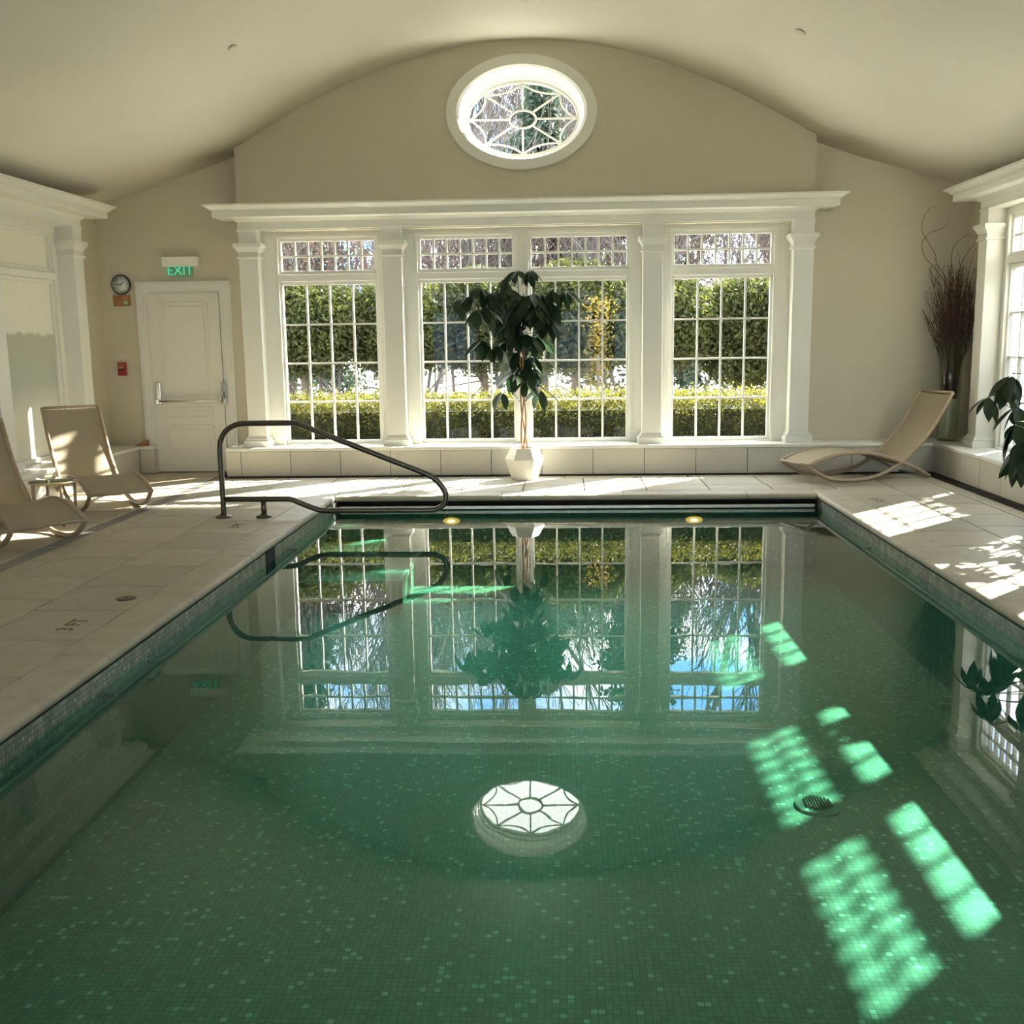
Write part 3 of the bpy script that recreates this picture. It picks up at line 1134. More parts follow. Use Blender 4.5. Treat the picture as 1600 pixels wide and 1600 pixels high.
# grab bars just under the surface
def grab(x, s, y0, y1, lb):
    g = empty('grab_bar', (x, (y0 + y1) / 2, -.175))
    L = (y1 - y0) / 2
    pts = [(0, -L, 0), (s * .06, -L, 0), (s * .082, -L + .03, 0), (s * .085, -L + .06, 0), (s * .085, L - .06, 0), (s * .082, L - .03, 0), (s * .06, L, 0), (0, L, 0)]
    MB().tube(pts, .009, 10).obj('bar', M['dull'], g)
    for yy in (-L, L):
        o = MB().lathe([(.022, 0), (.022, .006), (.012, .010)], n=16).obj('flange', M['dull'], g)
        o.matrix_local = Matrix.Translation((0, yy, 0)) @ Matrix.Rotation(s * PI / 2, 4, 'Y')
    tag(g, lb, 'grab bar', 'grab bars along the pool sides')


grab(PX0 - .004, 1, 2.1, 4.95, 'thin steel grab bar nearest the viewer on the handrail side of the pool')
grab(PX0 - .004, 1, 5.5, 8.62, 'thin steel grab bar below the skimmer on the handrail side of the pool')
grab(PX1 + .004, -1, 5.55, 8.62, 'thin steel grab bar along the pool side with sunlit deck')
# main drain
dr = empty('main_drain', (1.26, 4.99, ZB))
MB().lathe([(.115, 0), (.115, .006), (.108, .012), (.10, .012), (.09, .016), (.0, .022)], n=32).obj('dome', M['mosaic'], dr)
for i in range(9):
    x = -.06 + .015 * i
    h = math.sqrt(max(.0, .075 ** 2 - x * x))
    MB().box(x - .0035, x + .0035, -h, h, .014, .026).obj('slat', M['grout'], dr)
tag(dr, 'round slotted drain cover on the pool bottom', 'drain cover')

# ------------------------------------------------------------------ handrail
hr = empty('handrail', (-3.106, 9.25, 0))
tag(hr, 'dark bronze pool handrail looping over the entry steps', 'handrail')
path = [(-3.106, .0), (-3.106, .2), (-3.108, .46), (-3.108, .62), (-3.095, .70), (-3.05, .78), (-2.98, .83), (-2.89, .853), (-2.7, .855), (-2.46, .855), (-2.37, .842),
        (-2.28, .805), (-1.9, .652), (-1.5, .492), (-1.27, .40), (-1.17, .345), (-1.10, .27), (-1.066, .19), (-1.085, .115), (-1.14, .072), (-1.214, .056),
        (-1.5, .056), (-2.0, .056), (-2.18, .058), (-2.26, .075), (-2.40, .13), (-2.47, .160), (-2.55, .166), (-2.75, .166), (-3.08, .166)]
sm = catmull([(x + 3.106, 0, z) for x, z in path], 4)
MB().tube(sm, .0255, 14).obj('rail', M['rail'], hr)
MB().tube([(.372, 0, .0), (.372, 0, .16)], .0245, 14).obj('post', M['rail'], hr)
for x in (0, .372):
    MB().lathe([(.072, 0), (.074, .008), (.066, .016), (.035, .022), (.030, .034)], (x, 0, .0), 24).obj('flange', M['rail'], hr)


# ------------------------------------------------------------------ loungers
def make_lounger(loc, ang, label, width=.56):
    """origin at the floor contact of the near rocker; length axis +X (tip to back), width +Y"""
    g = empty('sun_lounger', loc, ang)
    tag(g, label, 'lounger', 'tan sling loungers')
    A = [(-.05, .2), (.05, .125), (.16, .068), (.30, .034), (.5, .02), (.70, .034), (.90, .088), (1.09, .19), (1.25, .32), (1.40, .47), (1.55, .68), (1.66, .87), (1.70, .925)]
    B = [(-.05, .2), (.07, .246), (.22, .288), (.38, .312), (.54, .316), (.74, .292), (.93, .243), (1.12, .178), (1.30, .10), (1.45, .022)]
    ca = catmull([(s - .5, 0, z) for s, z in A], 4)
    cb = catmull([(s - .5, 0, z) for s, z in B], 4)
    r = .021
    for y in (0, width):
        MB().tube([p + Vector((0, y, 0)) for p in ca], r, 8).obj('side_rail', M['frame_tan'], g)
        MB().tube([p + Vector((0, y, 0)) for p in cb], r, 8).obj('side_rail', M['frame_tan'], g)
    for p in (cb[0], ca[-1], cb[-1], Vector((.62, 0, .2))):
        MB().tube([p, p + Vector((0, width, 0))], .014, 8).obj('cross_bar', M['frame_tan'], g)

    def strip(curve, s0, s1, nm):
        pts = [p for p in curve if s0 <= p.x + .5 <= s1]
        vs, fs = [], []
        n = len(pts)
        for dz in (.004, -.004):
            for p in pts:
                for k in range(5):
                    y = .012 + (width - .024) * k / 4
                    sag = -.012 * (1 - (2 * k / 4 - 1) ** 2)
                    vs.append((p.x, y, p.z + dz + sag))
        for h in (0, n * 5):
            for i in range(n - 1):
                for k in range(4):
                    q = (h + i * 5 + k, h + i * 5 + k + 1, h + (i + 1) * 5 + k + 1, h + (i + 1) * 5 + k)
                    fs.append(q if h == 0 else q[::-1])
        MB().add(vs, fs, True).obj(nm, M['sling'], g, recalc=False)
    strip(cb, -.03, 1.20, 'seat_sling')
    strip(ca, 1.06, 1.685, 'back_sling')
    return g


make_lounger((3.105, 11.305, 0), math.radians(18), 'tan sling lounger below the twig vase on the far deck')
make_lounger((-4.25, 10.044, 0), math.radians(128), 'tan sling lounger with sunlit back near the clock and door')
make_lounger((-4.196, 8.351, 0), math.radians(137), 'tan sling lounger nearest the viewer, cut off by the picture edge')

# side table between the pair
tb = empty('side_table', (-4.52, 8.95, 0))
tag(tb, 'small round glass side table between the pair of loungers', 'table')
MB().lathe([(.20, .385), (.205, .39), (.205, .398), (.20, .402)], n=32).obj('table_top', M['tabletop'], tb)
b = MB()
b.tube([(.195 * math.cos(a), .195 * math.sin(a), .38) for a in [2 * PI * k / 28 for k in range(28)]], .012, 8, closed=True)
b.obj('rim', M['frame_tan'], tb)
for k in range(4):
    a = PI / 4 + k * PI / 2
    MB().tube([(.17 * math.cos(a), .17 * math.sin(a), 0), (.18 * math.cos(a), .18 * math.sin(a), .375)], .015, 8).obj('leg', M['frame_tan'], tb)

# ------------------------------------------------------------------ plants in the room
def leaf_mesh():
    n = 7
    vs, fs = [], []
    for i in range(n + 1):
        t = i / n
        wdt = .5 * (math.sin(PI * min(1, t * 1.02)) ** .8) * (1 - .25 * t) if 0 < t < 1 else 0.0
        z = -.10 * t * t
        vs += [(t, -wdt, z + .10 * wdt), (t, 0, z), (t, wdt, z + .10 * wdt)]
    for i in range(n):
        k = 3 * i
        fs += [(k, k + 1, k + 4, k + 3), (k + 1, k + 2, k + 5, k + 4)]
    return vs, fs


LV, LF = leaf_mesh()


def compound_plant(name, loc, label, hubs, L, Wd, stems, seed):
    """hubs: (x, y, z, out_angle) local; leaflets hang around each hub"""
    rnd = random.Random(seed)
    root = empty(name, loc)
    tag(root, label, 'potted plant')
    proto = None
    for (hx, hy, hz, n, sc) in hubs:
        # stalk from the nearest stem point
        base = min(stems, key=lambda p: (p[2] - (hz - .12)) ** 2 + .2 * ((p[0] - hx) ** 2 + (p[1] - hy) ** 2))
        mid = ((base[0] + hx) / 2, (base[1] + hy) / 2, (base[2] + hz) / 2 + .05)
        MB().tube(catmull([base, mid, (hx, hy, hz)], 4), .0045, 5).obj('stalk', M['stalk'], root)
        rot0 = rnd.uniform(0, 2 * PI)
        out = math.atan2(hy, hx)
        for k in range(n):
            an = rot0 + 2 * PI * k / n + rnd.uniform(-.2, .2)
            droop = rnd.uniform(.5, 1.30)
            ll = L * sc * rnd.uniform(.75, 1.1)
            d = Vector((math.cos(an) * math.cos(droop), math.sin(an) * math.cos(droop), -math.sin(droop)))
            up = Vector((0, 0, 1)) - d * d.z
            up = (up.normalized() + Vector((rnd.uniform(-.5, .5), rnd.uniform(-.5, .5), 0)))
            y = up.cross(d).normalized()
            z = d.cross(y)
            mt = Matrix((d * ll, y * Wd * sc * rnd.uniform(.85, 1.1), z * ll)).transposed().to_4x4()
            mt.translation = Vector((hx, hy, hz)) + d * .03
            if proto is None:
                proto = MB().add(LV, LF, True).obj('leaf', M['leaf'], root, recalc=False)
                proto.matrix_local = mt
            else:
                inst(proto, matrix=mt)
    return root


def faceted_pot(root, s=1.0):
    prof = [(.148, 0), (.222, .232), (.150, .36), (.138, .36), (.12, .30)]
    b = MB()
    b.lathe([(r * s, z * s) for r, z in prof], n=6, smooth=False, rot=PI / 6 * 0)
    o = b.obj('pot', M['pot'], root, bevel=.004)
    MB().lathe([(.122 * s, .29 * s), (.122 * s, .318 * s)], n=6, smooth=False).obj('soil', M['soil'], root)


stems_c, stem_paths = [], []
for k in range(3):
    pts = []
    for i in range(13):
        t = i / 12
        an = 2 * PI * (t * 1.1 + k / 3)
        rr = .035 * (1 - t * .6)
        pts.append((rr * math.cos(an) - .02 * t, rr * math.sin(an), .30 + t * 1.35))
    stem_paths.append(pts)
    stems_c += pts
rh = random.Random(5)
hubs = []
while len(hubs) < 29:
    x, y, z = rh.uniform(-.55, .34), rh.uniform(-.36, .30), rh.uniform(1.35, 2.25)
    if ((x + .11) / .44) ** 2 + (y / .36) ** 2 + ((z - 1.80) / .46) ** 2 < 1 and all((x - h[0]) ** 2 + (y - h[1]) ** 2 + (z - h[2]) ** 2 > .011 for h in hubs):
        hubs.append((x, y, z, 7, rh.uniform(1.02, 1.3)))
for x, z, n in ((-.60, 2.06, 5), (-.70, 2.03, 4), (-.46, 2.14, 6), (.34, 2.10, 6), (.47, 2.09, 6), (.30, 1.92, 6), (-.06, 2.32, 5), (.08, 2.33, 5), (-.20, 2.24, 6),
                (.0, 1.28, 7), (.10, 1.22, 5), (-.12, 1.20, 5), (.02, 1.12, 5), (-.24, 1.00, 4), (.18, 1.02, 4)):
    hubs.append((x, rh.uniform(-.12, .12), z, n, rh.uniform(.9, 1.1)))
tree_c = compound_plant('potted_tree', (-.45, 11.73, 0), 'tall umbrella tree in a white faceted pot before the middle window', hubs, .235, .112, stems_c, 3)
for pts in stem_paths:
    MB().tube(pts, [.011 - .005 * i / 12 for i in range(13)], 7).obj('stem', M['stem'], tree_c)
faceted_pot(tree_c)
stems_r = [(.0, .0, .3 + .09 * i) for i in range(12)]
rh = random.Random(9)
hubs = []
for x, z in ((-.36, 1.02), (-.40, .72), (-.30, 1.24), (-.22, .62), (-.18, .95), (-.12, 1.38), (-.05, 1.10), (0, .80), (.1, 1.42), (.15, 1.15), (.22, .92), (.3, 1.25), (-.25, .85), (.1, .65), (.34, .8), (-.1, 1.24), (.05, 1.50), (-.42, .90), (-.46, 1.08), (-.42, 1.26), (-.40, .78), (-.34, 1.16), (-.30, .60)):
    hubs.append((x * 1.25 - .03, rh.uniform(-.3, .3), z, 6, rh.uniform(.9, 1.15)))
tree_r = compound_plant('potted_plant', (3.985, 8.3, 0), 'leafy umbrella plant on the deck before the side windows', hubs, .25, .105, stems_r, 4)
MB().tube([(0, 0, .28), (.01, 0, .7), (0, .01, 1.3)], [.016, .013, .008], 8).obj('stem', M['stem'], tree_r)
faceted_pot(tree_r, 1.05)

# ------------------------------------------------------------------ vase with twigs
va = empty('vase', (4.44, 12.33, ZL))
tag(va, 'tall clear glass cylinder vase on the corner ledge', 'vase')
b = MB()
b.lathe([(.112, 0), (.112, .02), (.124, .70), (.142, 1.20), (.137, 1.20), (.118, .70), (.104, .03)], n=36)
b.obj('glass', M['vase'], va)
MB().lathe([(.102, .032), (.114, .48), (.0, .49)], n=30).obj('filler', M['sand'], va)
tw = empty('twig_bundle', (4.44, 12.33, ZL + .49))
tag(tw, 'bundle of red-brown bare twigs standing in the glass vase', 'twigs')
rt = random.Random(21)
b = MB()
for i in range(110):
    a = rt.uniform(0, 2 * PI)
    r0 = .085 * math.sqrt(rt.random())
    spread = rt.uniform(.05, .56) * (r0 / .085 + .2)
    h = rt.uniform(.85, 1.50)
    a2 = a + rt.uniform(-.6, .6)
    p = []
    for t in [j / 7 for j in range(8)]:
        zz = h * t
        sx = r0 * math.cos(a) * (1 + .25 * min(1, zz / .7)) + spread * math.cos(a2) * max(0, t - .35) ** 1.3
        sy = (r0 * math.sin(a) * (1 + .25 * min(1, zz / .7)) + .55 * spread * math.sin(a2) * max(0, t - .35) ** 1.3)
        sx = max(-.46, min(sx, .19)); sy = max(-.40, min(sy, .20))
        p.append((sx + rt.uniform(-.008, .008), sy + rt.uniform(-.008, .008), zz))
    b.tube(p, [.0052 - .003 * j / 7 for j in range(8)], 4, caps=False)
    for q in range(3):
        j = rt.randint(4, 6)
        s = Vector(p[j])
        d = Vector((rt.uniform(-.10, .10 if s.x < .1 else .0), rt.uniform(-.06, .06), rt.uniform(.10, .22)))
        b.tube([s, s + d * .5 + Vector((rt.uniform(-.012, .012), 0, 0)), s + d], [.0032, .0026, .0016], 3, caps=False)
    for j in range(3, 8):                    # buds
        s = Vector(p[j])
        b.tube([s + Vector((.004, 0, -.01)), s + Vector((.007, 0, 0)), s + Vector((.004, 0, .012))], [.001, .0045, .001], 4, caps=False)
b.obj('twigs', M['twig'], tw, kind='stuff', recalc=False)
for pts in ([(-.02, 0, .2), (-.06, -.02, .9), (-.10, -.02, 1.30), (-.22, 0, 1.52), (-.24, 0, 1.62), (-.33, 0, 1.76), (-.40, 0, 1.88), (-.39, 0, 2.02), (-.32, 0, 2.13), (-.24, 0, 2.12)],
            [(0, 0, .2), (-.03, 0, .9), (-.09, 0, 1.25), (-.24, 0, 1.47), (-.36, 0, 1.60), (-.39, 0, 1.76), (-.30, 0, 1.86), (-.18, 0, 1.90), (-.10, 0, 1.98)],
            [(.02, 0, .2), (0, 0, .9), (-.02, -.02, 1.30), (-.06, 0, 1.55), (-.04, 0, 1.70), (.03, 0, 1.78), (.12, 0, 1.83), (.18, 0, 1.80)],
            [(.03, -.02, .2), (.04, 0, .9), (.02, 0, 1.30), (.06, 0, 1.52), (.12, 0, 1.64), (.17, -.04, 1.72), (.19, -.05, 1.80)],
            [(.04, -.02, .2), (.10, 0, .9), (.13, 0, 1.30), (.16, -.02, 1.55), (.18, -.05, 1.68)],
            [(.0, -.02, .2), (.02, 0, .9), (.05, 0, 1.35), (.03, 0, 1.55), (0, 0, 1.66)]):
    MB().tube(catmull(pts, 5), [.0055 - .0035 * k / (5 * (len(pts) - 1)) for k in range(5 * (len(pts) - 1) + 1)], 5).obj('branch', M['willow'], tw)

# ------------------------------------------------------------------ door and wall things
dy = 12.60
door = empty('door_1', (-4.565, dy, 0))
tag(door, 'cream two-panel exit door with chrome push bar', 'door', kind='structure')
T = lambda x, y, z: (x + 4.565, y - dy, z)
b = MB()
b.box(-5.00, -4.13, 12.555, 12.60, .012, 2.165, T)
leafd = b.obj('leaf', M['door'], door, bevel=.003)


def panel_mould(x0, x1, z0, z1):
    b = MB()
    for a, c, e, g in ((x0, x1, z0, z0 + .028), (x0, x1, z1 - .028, z1), (x0, x0 + .028, z0 + .028, z1 - .028), (x1 - .028, x1, z0 + .028, z1 - .028)):
        b.box(a, c, 12.545, 12.558, e, g, T)
    b.box(x0 + .05, x1 - .05, 12.549, 12.558, z0 + .05, z1 - .05, T)
    b.obj('panel_moulding', M['door'], door, bevel=.004)


panel_mould(-4.86, -4.27, .955, 2.06)
panel_mould(-4.86, -4.27, .27, .585)
panel_mould(-4.86, -4.27, .66, .80)
b = MB()
for w0, w1, d in ((0, .028, .034), (.028, .085, .046), (.085, .135, .026)):
    b.box(-5.139 + w0, -5.139 + w1, 12.60 - d, 12.602, .0, 2.302 - w1, T)
    b.box(-3.99 - w1, -3.99 - w0, 12.60 - d, 12.602, .0, 2.302 - w1, T)
    b.box(-5.139 + w0, -3.99 - w0, 12.60 - d, 12.602, 2.302 - w1, 2.302 - w0, T)
b.obj('casing', M['trim'], door)
pb = empty('push_bar')
bpy.data.objects.remove(pb)
b = MB().tube([(-4.90, 12.475, .878), (-4.16, 12.475, .878)], .0125, 12)
b.v = [T(*p) for p in b.v]
bar_o = b.obj('push_bar', M['chrome'], door)
for x in (-4.925, -4.125):
    b = MB().box(x - .026, x + .026, 12.525, 12.556, .835, 1.10, T)
    b.box(x - .016, x + .016, 12.47, 12.53, .845, .90, T)
    b.obj('bracket', M['chrome'], bar_o, bevel=.004)
b = MB().tube([T(-4.16, 12.475, .878), T(-4.125, 12.50, .98)], .010, 8)
b.obj('arm', M['chrome'], bar_o)

ex = empty('exit_sign', (-4.5625, 12.60, 2.532))
tag(ex, 'white EXIT sign with green letters above the door', 'sign')
MB().box(-.218, .218, -.075, 0, -.057, .057).obj('housing', M['signwhite'], ex, bevel=.006)
MB().box(-.16, .16, -.052, -.046, -.185, -.05).obj('sign_panel', M['acrylic'], ex)
text('lettering', 'EXIT', .155, M['green'], ex, Matrix.Translation((-.005, -.056, -.108)) @ Matrix.Rotation(PI / 2, 4, 'X'), .002)

ck = empty('wall_clock', (-5.314, 12.60, 2.275))
tag(ck, 'round dark-rimmed wall clock with pale face beside the door', 'clock')
rx = Matrix.Rotation(PI / 2, 4, 'X')
o = oval_rings(MB(), [(.117, .117, 0), (.122, .122, -.012), (.118, .118, -.034), (.107, .107, -.040), (.103, .103, -.027), (.103, .103, 0)], 40).obj('rim', M['clockrim'], ck)
MB().lathe([(.106, .006), (.106, .026)], n=40).obj('face', M['clockface'], ck).matrix_local = rx
for h in range(1, 13):
    a = PI / 2 - h * PI / 6
    text('numeral', str(h), .030, M['ink'], ck, Matrix.Translation((.083 * math.cos(a), -.0275, .083 * math.sin(a))) @ rx, .0005)
for L, wd, ang in ((.050, .006, PI / 2 - (1 + 46 / 60) * PI / 6), (.072, .004, PI / 2 - 46 * PI / 30)):
    d = Vector((math.cos(ang), 0, math.sin(ang)))
    n_ = Vector((-d.z, 0, d.x))
    vs = [tuple(q + Vector((0, y, 0))) for y in (-.030, -.0325) for q in (-d * .012 - n_ * wd, d * L - n_ * wd * .6, d * L + n_ * wd * .6, -d * .012 + n_ * wd)]
    MB().add(vs, [(0, 1, 2, 3), (7, 6, 5, 4), (0, 4, 5, 1), (1, 5, 6, 2), (2, 6, 7, 3), (3, 7, 4, 0)]).obj('hand', M['ink'], ck)

pq = empty('wall_plaque', (-5.32, 12.60, 2.086))
tag(pq, 'small brown framed plaque just below the wall clock', 'plaque')
MB().box(-.107, .107, -.014, 0, -.064, .064).obj('board', M['brown'], pq, bevel=.003)
MB().box(.012, .082, -.017, -.013, .008, .056).obj('inset', M['brownlight'], pq)
for z in (.022, .034, .046):
    MB().box(.022, .064, -.0185, -.016, z - .002, z + .002).obj('line', M['brown'], pq)
MB().box(.012, .082, -.017, -.013, -.058, .004).obj('inset', M['plaquegreen'], pq)
MB().lathe([(.030, 0), (.030, .003)], n=20, ry=.7).obj('emblem', M['plaquepale'], pq).matrix_local = Matrix.Translation((.045, -.016, -.024)) @ rx

al = empty('fire_alarm', (-5.371, 12.60, 1.268))
tag(al, 'small red fire alarm pull station on the wall by the door', 'fire alarm')
MB().box(-.052, .052, -.045, 0, -.078, .078).obj('housing', M['red'], al, bevel=.006)
MB().box(-.036, .020, -.050, -.044, -.010, .012).obj('handle', M['ink'], al)
MB().box(-.036, .020, -.049, -.044, .012, .022).obj('handle_trim', M['signwhite'], al)
for x in (-.03, -.005, .02):
    MB().box(x - .006, x + .006, -.0475, -.044, .034, .066).obj('label_bar', M['brownlight'], al)
wd = MB()
wd.add([(-.09, -.04, 0), (.07, -.04, 0), (.07, .04, 0), (-.09, .04, 0), (.07, -.04, .07), (.07, .04, .07)], [(0, 3, 2, 1), (1, 2, 5, 4), (0, 1, 4), (3, 5, 2), (0, 4, 5, 3)])
wdo = wd.obj('door_wedge', M['orange'], loc=(-5.16, 12.50, ZL + .001))
tag(wdo, 'small orange-brown wooden wedge lying on the ledge by the door', 'wedge')

for x, y, lb in ((-2.96, 9.8, 'small round ceiling sprinkler cap on the clock side of the vault'), (2.07, 9.75, 'small round ceiling sprinkler cap on the vase side of the vault')):
    z = ceil_s(x)
    sl = math.atan((ceil_s(x + .1) - ceil_s(x - .1)) / .2)
    q = empty('ceiling_sprinkler', (x, y, z + .004))
    q.rotation_euler = (0, -sl, 0)
    tag(q, lb, 'sprinkler', 'ceiling sprinkler caps')
    MB().lathe([(.03, -.012), (.03, 0)], n=24).obj('collar', M['black'], q)
    MB().lathe([(.046, -.018), (.048, -.013), (.046, -.010)], n=28).obj('cap', M['ceil'], q)

# ------------------------------------------------------------------ outside
b = MB().box(-70, 70, 12.8, 120, -.6, -.30)
b.box(4.9, 40, -40, 12.8, -.6, -.30)
b.box(-40, -5.9, -40, 12.8, -.6, -.30)
b.box(-5.9, 4.9, -40, -2.0, -.6, -.30)
tag(b.obj('exterior_ground', M['lawn'], kind='structure'), 'pale winter lawn and drive beyond the windows', 'ground')


def cards(centers, size, rng, flat=0.0):
    n = len(centers)
    d = rng.normal(size=(n, 3))
    d /= np.linalg.norm(d, axis=1)[:, None]
    e = rng.normal(size=(n, 3))
    e -= d * (e * d).sum(1)[:, None]
    e /= np.linalg.norm(e, axis=1)[:, None]
    s = size * rng.uniform(.6, 1.3, n)[:, None]
    v = np.stack([centers - d * s, centers + e * s * .45, centers + d * s, centers - e * s * .45], 1).reshape(-1, 3)
    f = np.arange(4 * n).reshape(-1, 4)
    return v, f


def np_obj(name, v, f, m, parent=None, kind=None):
    me = bpy.data.meshes.new(name)
    me.vertices.add(len(v))
    me.vertices.foreach_set('co', np.asarray(v, dtype=np.float32).ravel())
    me.loops.add(f.size)
    me.loops.foreach_set('vertex_index', f.ravel().astype(np.int32))
    me.polygons.add(len(f))
    me.polygons.foreach_set('loop_start', np.arange(0, f.size, f.shape[1], dtype=np.int32))
    me.update(calc_edges=True)
    me.materials.append(m)
    o = bpy.data.objects.new(name, me)
    COL.objects.link(o)
    if parent is not None:
        o.parent = parent
    if kind:
        o['kind'] = kind
    return o


# low hedge right under the end windows
hd = empty('low_hedge', (-.4, 13.45, -.3))
tag(hd, 'low clipped hedge with yellow-lit top right outside the end windows', 'hedge')
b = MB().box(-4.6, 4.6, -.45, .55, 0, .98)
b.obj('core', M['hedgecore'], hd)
n = 70000
c = np.stack([RNG.uniform(-4.7, 4.7, n), RNG.uniform(-.55, .65, n), RNG.uniform(0, 1.22, n)], 1)
top = RNG.random(n) < .5
c[top, 2] = RNG.normal(1.06, .07, top.sum())
front = (~top) & (RNG.random(n) < .7)
c[front, 1] = RNG.normal(-.50, .05, front.sum())
v, f = cards(c, .024, RNG)
np_obj('leaves', v, f, M['hedge'], hd, 'stuff')
# tall hedge along the side windows
hs = empty('tall_hedge', (6.3, 6.5, -.3))
tag(hs, 'tall dense hedge standing outside the side windows', 'hedge')
MB().box(-.35, .5, -6.5, 6.0, 0, 2.62).obj('core', M['hedgecore'], hs)
n = 14000
c = np.stack([RNG.uniform(-.45, .6, n), RNG.uniform(-6.6, 6.1, n), RNG.uniform(0, 2.75, n)], 1)
top = RNG.random(n) < .3
c[top, 2] = RNG.normal(2.66, .08, top.sum())
side = (~top) & (RNG.random(n) < .7)
c[side, 0] = RNG.normal(-.40, .05, side.sum())
v, f = cards(c, .07, RNG)
np_obj('leaves', v, f, M['hedge'], hs, 'stuff')


def branch_tree(b, p, d, L, r, depth, rnd, up=.15, spread=.6, minr=.006):
    n = 3
    pts = [Vector(p)]
    dd = Vector(d).normalized()
    for i in range(n):
        dd = (dd + Vector((rnd.uniform(-.18, .18), rnd.uniform(-.18, .18), rnd.uniform(-.10, .18)))).normalized()
        pts.append(pts[-1] + dd * (L / n))
    b.tube(pts, [max(minr, r * (1 - .35 * i / n)) for i in range(n + 1)], 6 if r > .05 else (4 if r > .018 else 3), caps=False, smooth=r > .03)
    if depth == 0:
        return
    k = 3 if depth > 1 else 4
    for i in range(k):
        j = n if i == 0 else rnd.choice((1, 2, 3))
        ax = Vector((rnd.uniform(-1, 1), rnd.uniform(-1, 1), rnd.uniform(-.6, .8)))
        nd = (dd + ax * spread * (0.5 if i == 0 else 1.0) + Vector((0, 0, up))).normalized()
        branch_tree(b, pts[j], nd, L * rnd.uniform(.62, .85), r * (.72 if i == 0 else .55), depth - 1, rnd, up, spread, minr)


def bare_tree(x, y, h, r, depth, seed, label, m='greybark', up=.15, spread=.65, name='bare_tree', minr=.006):
    g = empty(name, (x, y, -.3))
    rnd = random.Random(seed)
    tag(g, label, 'tree', 'bare trees beyond the lawn')
    b = MB()
    branch_tree(b, (0, 0, 0), (rnd.uniform(-.08, .08), 0, 1), h * .34, r, depth, rnd, up, spread, minr)
    b.obj('branches', M[m], g, recalc=False)
    return g


def evergreen(x, y, z0, z1, rx_, seed, label, m='ever', n=7000, trunk=.07, lean=0):
    g = empty('evergreen_tree', (x, y, -.3))
    rng = np.random.default_rng(seed)
    tag(g, label, 'tree', 'pruned evergreens beyond the hedge')
    rnd = random.Random(seed)
    b = MB()
    b.tube([(0, 0, 0), (lean * .3, 0, .7), (lean, 0, z0 + .6), (lean, 0, z1 - .3)], [trunk, trunk * .85, trunk * .7, trunk * .3], 8, caps=False)
    for i in range(26):
        a = rnd.uniform(0, 2 * PI)
        zz = rnd.uniform(.55, z0 + .9)
        L = rnd.uniform(.5, 1.0) * rx_
        p0 = Vector((lean * min(1, zz), 0, zz))
        p1 = p0 + Vector((math.cos(a) * L * .5, math.sin(a) * L * .5, rnd.uniform(-.1, .25)))
        p2 = p1 + Vector((math.cos(a) * L * .5, math.sin(a) * L * .5, rnd.uniform(-.15, .35)))
        b.tube([p0, p1, p2], [.018, .010, .004], 4, caps=False)
        for q in range(3):
            d = Vector((rnd.uniform(-.3, .3), rnd.uniform(-.3, .3), rnd.uniform(-.2, .3)))
            b.tube([p1, p1 + d], [.006, .003], 3, caps=False)
    b.obj('trunk', M['bark'], g, recalc=False)
    hz = (z1 - z0) / 2 + .25
    u = rng.normal(size=(n, 3))
    u /= np.linalg.norm(u, axis=1)[:, None]
    rr = rng.uniform(.55, 1.03, n) ** .6
    c = u * rr[:, None] * np.array([rx_, rx_ * .8, hz])
    c[:, 2] += (z0 + z1) / 2 + .3
    c[:, 0] += lean
    c += rng.normal(scale=.07, size=c.shape)
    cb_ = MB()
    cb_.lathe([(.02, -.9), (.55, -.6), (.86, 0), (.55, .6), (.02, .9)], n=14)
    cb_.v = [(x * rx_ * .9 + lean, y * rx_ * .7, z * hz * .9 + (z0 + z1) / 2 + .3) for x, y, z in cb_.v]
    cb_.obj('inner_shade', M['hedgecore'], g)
    v, f = cards(c, .048, rng)
    np_obj('foliage', v, f, M[m], g, 'stuff')
    return g


EL = ['pruned evergreen farthest towards the door side beyond the hedge', 'forked evergreen seen through the window by the EXIT door', 'pruned evergreen behind the first big pilaster after the door',
      'slim pruned evergreen seen beside the potted tree on the door side', 'pruned evergreen straight behind the potted tree',
      'pruned evergreen seen just past the potted tree', 'pruned evergreen behind the window pilaster after the potted tree', 'dense evergreen seen through the window nearest the lounger',
      'dense evergreen at the far end of the row on the vase side']
for i in range(9):
    x = -7.6 + 1.55 * i
    evergreen(x, 18.6 + .5 * math.sin(i * 2.1), 1.25 if i < 7 else .9, 2.45 + .12 * math.sin(i * 1.7), 1.12, 40 + i, EL[i], n=24000, trunk=.09, lean=.15 * math.sin(i * 3))
g = empty('golden_shrub', (.55, 17.0, -.3))
tag(g, 'upright golden yellow shrub seen past the potted tree', 'shrub')
n = 1000
c = np.stack([RNG.normal(0, .12, n), RNG.normal(0, .12, n), RNG.uniform(.8, 2.5, n)], 1)
v, f = cards(c, .03, RNG)
np_obj('foliage', v, f, M['goldleaf'], g, 'stuff')
MB().tube([(0, 0, 0), (0, 0, 1.6)], .03, 6).obj('stem', M['bark'], g)

